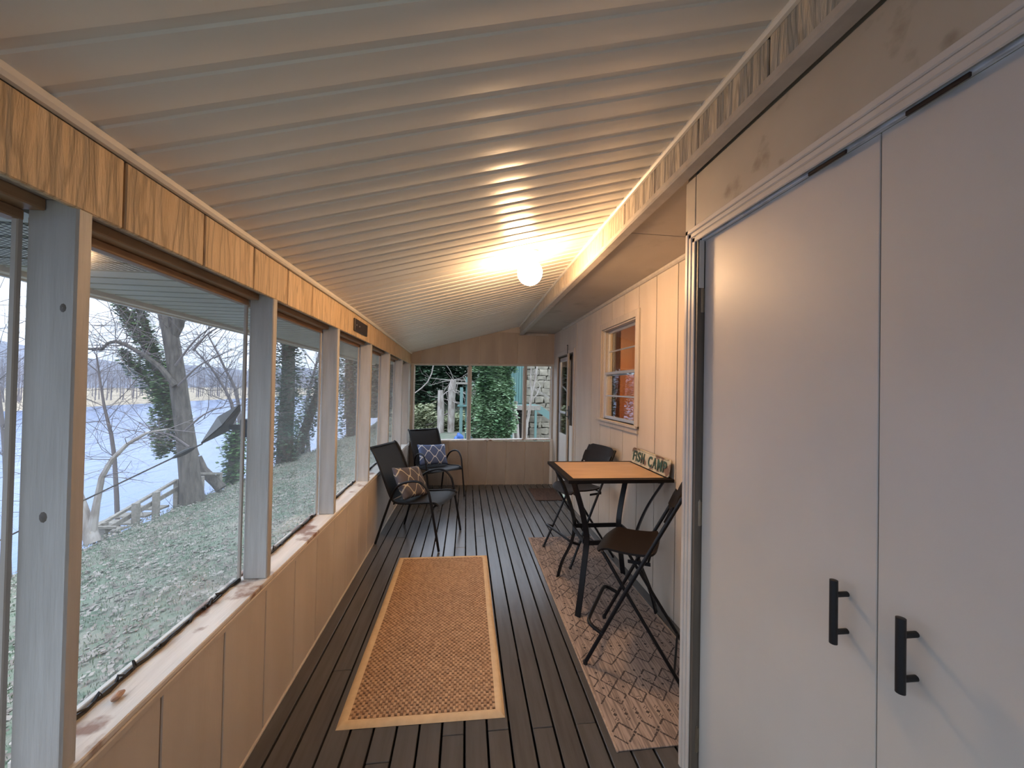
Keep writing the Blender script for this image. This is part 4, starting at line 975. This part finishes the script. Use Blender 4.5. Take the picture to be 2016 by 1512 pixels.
def ivy_on(parent, specs, m, s0=.05, s1=.10, name='ivy'):
    allP = []
    for pts, rads, n in specs:
        fn, n = limb_leaves(pts, rads, n); allP += [fn() for _ in range(n)]
    it = iter(allP); return scatter_quads(name, m, len(allP), lambda: next(it), s0, s1, parent)
hang = px_line([(330,770),(328,810),(322,850),(318,895)], 10.1); hang2 = px_line([(330,800),(350,850),(352,890)], 10.3)
ivy_on(bt, [(la[1:], [.22,.30,.36,.30,.22,.15,.12], 3400), (lb, [.2,.2,.16,.12,.1], 1300), (hang, [.40,.36,.26,.14], 2200), (hang2, [.3,.25,.1], 700), (lc, [.22,.25,.32,.2,.08], 1100)], M['ivy'])
# small bare tree at the water edge, lower left
st = thing('sapling', 'small bare forked tree at lower left beside the bottom of the stair rail', 'tree')
mb = MB(); b0 = px_line([(183,1068),(170,1030),(158,990),(140,940),(118,860)], 7.4); b1 = px_line([(180,1050),(190,990),(200,940),(220,905),(250,875),(290,852),(330,845)], 7.4)
mb.tube(b0, [.11,.09,.075,.065,.055], 9); mb.tube(b1, [.07,.05,.042,.036,.03,.024,.015], 7); mb.build('trunk', M['palebark'], st, smooth=True); mb = MB()
for p in b1[2:]:
    for _ in range(3): grow(mb, p, (random.gauss(0,.5), random.gauss(0,.7), random.uniform(-.4,.9)), .8, .012, 3, .02)
for p in b0[2:]:
    for _ in range(3): grow(mb, p, (random.gauss(0,.5), random.gauss(0,.7), random.uniform(-.2,.9)), .9, .014, 3, .02)
o = mb.build('twigs', M['twig'], st); o['kind'] = 'stuff'
# ivy stump and ivy-clad trees further along the bank
def ivy_tree(label, pp, y, r, leafr, n, mleaf, name='ivy_tree', twigs=0, tr_m='bark', s=(.07,.13)):
    t = thing(name, label, 'tree'); P_ = px_line(pp, y); m_ = len(P_)
    MB().tube(P_, [r*(1-.4*i/(m_-1)) for i in range(m_)], 10).build('trunk', M[tr_m], t, smooth=True)
    ivy_on(t, [(P_, leafr, n)], M[mleaf], *s)
    if twigs:
        mb = MB()
        for i in range(twigs): p = P_[random.randint(m_//2, m_-1)]; grow(mb, p, (random.gauss(0,.7), random.gauss(0,.7), random.uniform(0,.9)), 1.8, .03, 3, .0)
        o = mb.build('twigs', M['twig'], t); o['kind'] = 'stuff'
    return t
ivy_tree('ivy-covered broken stump right of the stair landing', [(458,952),(460,915),(462,880),(466,845)], 11.9, .16, [.30,.34,.34,.26], 1500, 'ivy', 'ivy_stump')
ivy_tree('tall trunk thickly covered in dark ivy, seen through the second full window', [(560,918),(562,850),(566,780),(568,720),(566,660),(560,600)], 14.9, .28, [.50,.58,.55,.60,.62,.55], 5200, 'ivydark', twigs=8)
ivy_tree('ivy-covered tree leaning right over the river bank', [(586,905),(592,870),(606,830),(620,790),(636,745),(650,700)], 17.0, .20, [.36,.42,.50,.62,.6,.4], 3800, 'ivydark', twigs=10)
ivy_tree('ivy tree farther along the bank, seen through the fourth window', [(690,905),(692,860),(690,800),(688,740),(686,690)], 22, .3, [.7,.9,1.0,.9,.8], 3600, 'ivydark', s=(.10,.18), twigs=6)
# bare trees along the bank
specs = [((440,930),(462,830),(430,745),(385,690), 12.5), ((476,900),(470,800),(445,730),(410,660), 14), ((240,1010),(225,900),(205,800),(190,700), 9.5), ((20,1060),(10,900),(-5,750),(-20,600), 6.2), ((612,880),(604,800),(622,720),(640,650), 20), ((700,880),(706,820),(712,760),(716,700), 26), ((744,870),(748,820),(752,770),(756,700), 30)]
labs = ['thin bare tree leaning left, behind the cable plate', 'slender bare tree beside the second post, arching left', 'bare tree on the bank left of the big ivy tree', 'bare tree at the far left edge of the view', 'bare tree behind the leaning ivy tree', 'bare bank tree seen through the fourth window', 'bare bank tree seen through the fifth window']
for (a, b, c, d, y), lb_ in zip(specs, labs):
    t = thing('bare_tree', lb_, 'tree'); P_ = px_line([a, b, c, d], y); 
    g0 = Vector((P_[0].x, P_[0].y, gz(P_[0].x, P_[0].y)-.1)); P_ = [g0]+P_[1:]; P_ = arc(P_, 3); sc_ = y/11
    MB().tube(P_, [.06*sc_*(1-.75*i/(len(P_)-1)) for i in range(len(P_))], 7).build('trunk', M['twig'], t, smooth=True); mb = MB()
    for p in P_[3:]:
        for _ in range(5): grow(mb, p, (random.gauss(0,.5), random.gauss(0,.8), random.uniform(-.1,.9)), 1.35*sc_, .013*sc_, 3, .0)
    o = mb.build('twigs', M['twig'], t); o['kind'] = 'stuff'
# brush at the water edge
mb = MB()
for _ in range(260):
    x = random.uniform(-8.2, -6.5); y = random.uniform(4, 30); p = Vector((x, y, gz(x, y)-.02)); grow(mb, p, (random.gauss(0,.6), random.gauss(0,.6), 1), random.uniform(.3,.8), .008, 2, .02)
tag(mb.build('bank_brush', M['twig']), 'tangle of dry brush along the edge of the river bank', 'brush', kind='stuff')
# ---- wooden stair rail down to the river
hr_ = thing('stair_rail', 'weathered wooden handrail of the steps going down to the river', 'railing')
def post(px_, pyt, pyb, y, w=.05, dz=.35):
    a = at(px_, pyt, y=y); b = at(px_, pyb, y=y); MB().cbox(a.x-w, a.x+w, y-w, y+w, b.z-dz, a.z, .006).build('rail_post', M['railwood'], hr_)
post(349,944,988,9.8); post(308,968,1010,9.1,dz=.6); post(268,990,1022,8.6,dz=.8); post(204,1028,1042,8.2,dz=1.2); post(432,932,968,10.65); post(396,938,988,10.0)
def bar_(a, ya, b, yb, h=.05, w=.07, nm='handrail'):
    A, B = at(*a, y=ya), at(*b, y=yb); MB().bar([A, B], (0,0,1), h, w).build(nm, M['railwood'], hr_)
bar_((349,945),9.8,(192,1036),8.1); bar_((349,962),9.75,(205,1046),8.1,.09,.03,'lower_rail'); bar_((384,932),9.95,(436,932),10.7,.05,.09); bar_((396,940),10.0,(349,947),9.8,.05,.07)
bar_((186,1036),8.1,(226,1036),8.3,.04,.30,'stair_tread')
for k in range(5):
    f_ = k/5; A = at(330-28*k, 992+14*k, y=9.5-.3*k); MB().cbox(A.x-.75, A.x-.05, A.y-.13, A.y+.13, A.z-.1, A.z-.06, .004).build('stair_tread', M['railwood'], hr_)
# ---- rear garden: neighbour's house, decks, ivy column, thicket
Yn = 15.0
nh = thing('neighbor_house', 'teal green and stone house with raised deck behind the rear window', 'house', (0,0,0))
MB().box(1.70, 2.42, 16.0, 19.0, .86, 5.2).build('green_wall', M['green'], nh)
for k in range(6): MB().box(1.72+k*.118, 1.80+k*.118, 15.975, 16.0, .9, 5.2).build('board', M['green'], nh)
mb = MB(); mb.cbox(2.02, 2.06, 15.93, 15.97, 1.2, 3.3, .004); mb.build('door_trim', M['turq'], nh)
MB().box(2.42, 6.6, 16.55, 19.0, -.8, 5.5).build('stone_backing', M['mortar'], nh)
zz = -.75
while zz < 4.2:
    hh = random.uniform(.15, .34); xx = 2.40-random.uniform(0, .2)
    while xx < 4.6:
        ww = random.uniform(.16, .62); 
        bm = bmesh.new(); bmesh.ops.create_cube(bm, size=1); bmesh.ops.bevel(bm, geom=list(bm.edges), offset=.10, segments=1, affect='EDGES', profile=.6)
        for v in bm.verts: v.co = Vector((max(2.405, xx+ww/2+v.co.x*(ww-.02)+random.uniform(-.04,.04)), 16.50+v.co.y*(.18+random.uniform(0,.05)), zz+hh/2+v.co.z*(hh-.02)+random.uniform(-.035,.035)))
        me = bpy.data.meshes.new('stone'); bm.to_mesh(me); bm.free(); me.materials.append(M['stone']); o = bpy.data.objects.new('stone', me); COL.objects.link(o); o.parent = nh
        xx += ww
    zz += hh
MB().box(1.6, 2.92, 15.0, 16.4, .80, .84).build('deck_floor', M['turq'], nh)
MB().box(1.6, 2.92, 14.96, 15.0, .66, .84).build('deck_rim', M['railwood'], nh)
MB().box(1.0, 2.75, 16.4, 16.45, -.8, .80).build('under_deck', M['dark'], nh)
for x in (1.80, 2.74): MB().cbox(x-.045, x+.045, 14.97, 15.06, -.7, .66, .005).build('deck_post', M['turq'], nh)
s0 = Vector((2.86, 15.0, .72)); s1_ = Vector((4.3, 14.7, -.25)); MB().bar([s0, s1_], (0,0,1), .26, .05).build('stair_stringer', M['turq'], nh)
MB().bar([Vector((2.55, 14.98, 1.55)), Vector((4.2, 14.7, .62))], (0,0,1), .08, .06).build('stair_handrail', M['railwood'], nh)
gt = thing('green_post_frame', 'teal green timber post with small platforms left of the ivy column', 'frame')
MB().cbox(-.24, -.12, 14.94, 15.06, -.65, 1.50, .006).build('post', M['turq'], gt); MB().cbox(-.02, .06, 15.2, 15.3, -.65, 1.9, .006).build('post', M['green'], gt)
MB().box(-.32, .22, 14.9, 15.3, .76, .82).build('platform', M['green'], gt); MB().box(-.40, .12, 14.95, 15.3, 1.62, 1.70).build('platform', M['railwood'], gt)
MB().box(-.02, .42, 15.3, 15.36, .86, 1.55).build('panel', M['mortar'], gt)
ic = thing('ivy_column', 'broad column of bright green ivy covering a tree behind the rear window', 'tree')
ip = px_line([(975,870),(972,820),(970,770),(972,720),(975,660)], 12.2); mb = MB().tube(ip, [.25,.22,.2,.18,.16], 10)
mb.build('trunk', M['palebark'], ic, smooth=True)
def colpt():
    z = random.uniform(-.45, 3.2); half = .60+.12*math.sin(z*1.7+1)+.05*math.sin(z*5)+(.22 if z > 2 else 0)-(.10 if z < .1 else 0)
    a = random.uniform(math.pi, 2*math.pi); rr = half*(.86+.16*random.random()+.10*math.sin(9*a+3*z))
    return (.86+.04*z+math.cos(a)*rr*1.02-.05, 12.3+math.sin(a)*rr*.75, z)
o = scatter_quads('ivy', M['ivylight'], 9000, colpt, .06, .125, ic)
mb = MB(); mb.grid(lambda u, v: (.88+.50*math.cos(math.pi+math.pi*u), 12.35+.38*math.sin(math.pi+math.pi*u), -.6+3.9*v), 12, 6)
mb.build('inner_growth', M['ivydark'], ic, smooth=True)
# leaning pale limbs
pt_ = thing('pale_sapling', 'pale forked sapling in front of the stone wall', 'tree')
mb = MB(); a = px_line([(1034,866),(1037,835),(1042,810),(1047,775),(1054,745),(1058,715)], 13.2); b = px_line([(1046,790),(1058,775),(1064,760)], 13.2); c = px_line([(1047,775),(1044,750),(1046,720)], 13.2)
mb.tube(a, [.06,.055,.05,.04,.035,.03], 7); mb.tube(b, [.025,.02,.015], 6); mb.tube(c, [.03,.025,.02], 6); mb.build('trunk', M['palebark'], pt_, smooth=True)
mb = MB(); 
for p in a[2:]+b+c: 
    for _ in range(2): grow(mb, p, (random.gauss(0,.6), random.gauss(0,.4), .8), .4, .010, 2)
o = mb.build('twigs', M['palebark'], pt_); o['kind'] = 'stuff'
t2 = thing('crooked_tree', 'crooked pale trunk at right edge of the ivy column', 'tree')
a = px_line([(1018,872),(1016,835),(1012,808),(1016,790)], 12.6); MB().tube(a, [.09,.09,.08,.06], 8).build('trunk', M['palebark'], t2, smooth=True)
t3 = thing('pipe', 'white upright pipe beside the ivy column', 'pipe'); a = px_line([(1011,872),(1011,832)], 13.0); MB().tube(a, .035, 10).build('pipe', M['white'], t3)
for nm, lbx, pp, y, r in (('tree_stump', 'tall pale broken trunk in the thicket, left of the other', [(868,825),(868,795),(867,768)], 18.2, [.17,.16,.12]), ('gnarled_trunk', 'reddish-grey vine-wrapped trunk in the thicket, right of the pale broken one', [(888,825),(889,790),(890,765),(893,748)], 18.3, [.17,.17,.19,.15])):
    t = thing(nm, lbx, 'tree'); P_ = px_line(pp, y); P_[0].z -= 1.2; MB().tube(P_, r, 10).build('trunk', M['palebark'], t, smooth=True)
    if nm == 'gnarled_trunk':
        mb = MB()
        for _ in range(16): grow(mb, P_[random.randint(1,3)], (random.gauss(0,1), random.gauss(0,1), random.uniform(-.6,.6)), 1.1, .035, 1, .08)
        mb.build('vine', M['palebark'], t)
lb_ = ['dark ivy-covered tree at the left edge of the rear window', 'dark ivy tree behind the pale broken trunk', 'dark ivy tree behind the green post frame', 'dark ivy tree behind the ivy column, left', 'dark ivy tree behind the ivy column, right', 'dark ivy tree beyond the corner of the green house', 'dark ivy tree outside the corner post, near the river bank']
for i, (x, y, h) in enumerate([(-2.6, 22, 4.4), (-1.2, 24.5, 4.6), (.4, 24, 4.8), (1.6, 22, 4.4), (3.0, 24, 5.0), (4.6, 26, 4.6), (-4.6, 24, 4.8)]):
    t = thing('ivy_tree', lb_[i], 'tree', (x, y, gz(x, y)-.1)); P_ = [Vector((0,0,0)), Vector((.1,0,h*.5)), Vector((-.1,.1,h))]
    MB().tube(P_, [.3,.24,.12], 9).build('trunk', M['bark'], t, smooth=True)
    ivy_on(t, [([(0,0,.9), (0,0,h*.5), (0,0,h-.4)], [1.3,1.7,1.3], 3600)], M['ivydark'], .16, .30)
mb = MB(); mb.grid(lambda u, v: (-9+34*u, 30+2*math.sin(9*u), -1+4.6*v+.5*math.sin(14*u)*v), 14, 3); tag(mb.build('hillside', M['dirt']), kind='structure')
def br():
    x = random.uniform(-3.6, .6); y = random.uniform(18.6, 21.5); return (x, y, gz(x, y)+random.random()**1.4*(1.35 if x < -1.6 else .75))
bt_ = scatter_quads('bramble_thicket', M['bramble'], 9000, br, .05, .16, label='pale green bramble thicket beyond the strip of rear lawn', cat='shrub')
lg = thing('fallen_branch', 'long dead branch lying across the bramble thicket', 'branch'); a = px_line([(838,838),(855,832),(870,820),(885,812),(892,800)], 19.0); MB().tube(a, [.05,.05,.045,.04,.03], 6).build('branch', M['twig'], lg)
lv = thing('leaning_branch', 'pale bare branch arching in front of the dark ivy at upper left of rear window', 'branch'); a = px_line([(815,775),(830,764),(842,752),(850,735),(854,715)], 18.5); MB().tube(a, [.03]*5, 6).build('branch', M['palebark'], lv)
for nm, lbx, x, y, m_, w in (('tarp_bundle', 'bright blue tarp bundle on rear lawn at the foot of the green post', -.22, 14.6, 'tarp', .17), ('tarp_bundle', 'navy blue tarp bundle at the foot of the ivy column', .20, 13.6, 'tarpdark', .17)):
    bm = bmesh.new(); bmesh.ops.create_icosphere(bm, subdivisions=3, radius=1)
    for v in bm.verts: k = 1+.16*math.sin(5*v.co.x+3*v.co.z)+.1*math.sin(9*v.co.y+2); v.co = Vector((v.co.x*w*k, v.co.y*w*.8*k, max(-.9, v.co.z)*w*1.25*k))
    me = bpy.data.meshes.new(nm); bm.to_mesh(me); bm.free(); me.materials.append(M[m_]); o = bpy.data.objects.new(nm, me); COL.objects.link(o); o.location = (x, y, gz(x, y)+w*1.05); tag(o, lbx, 'tarp')
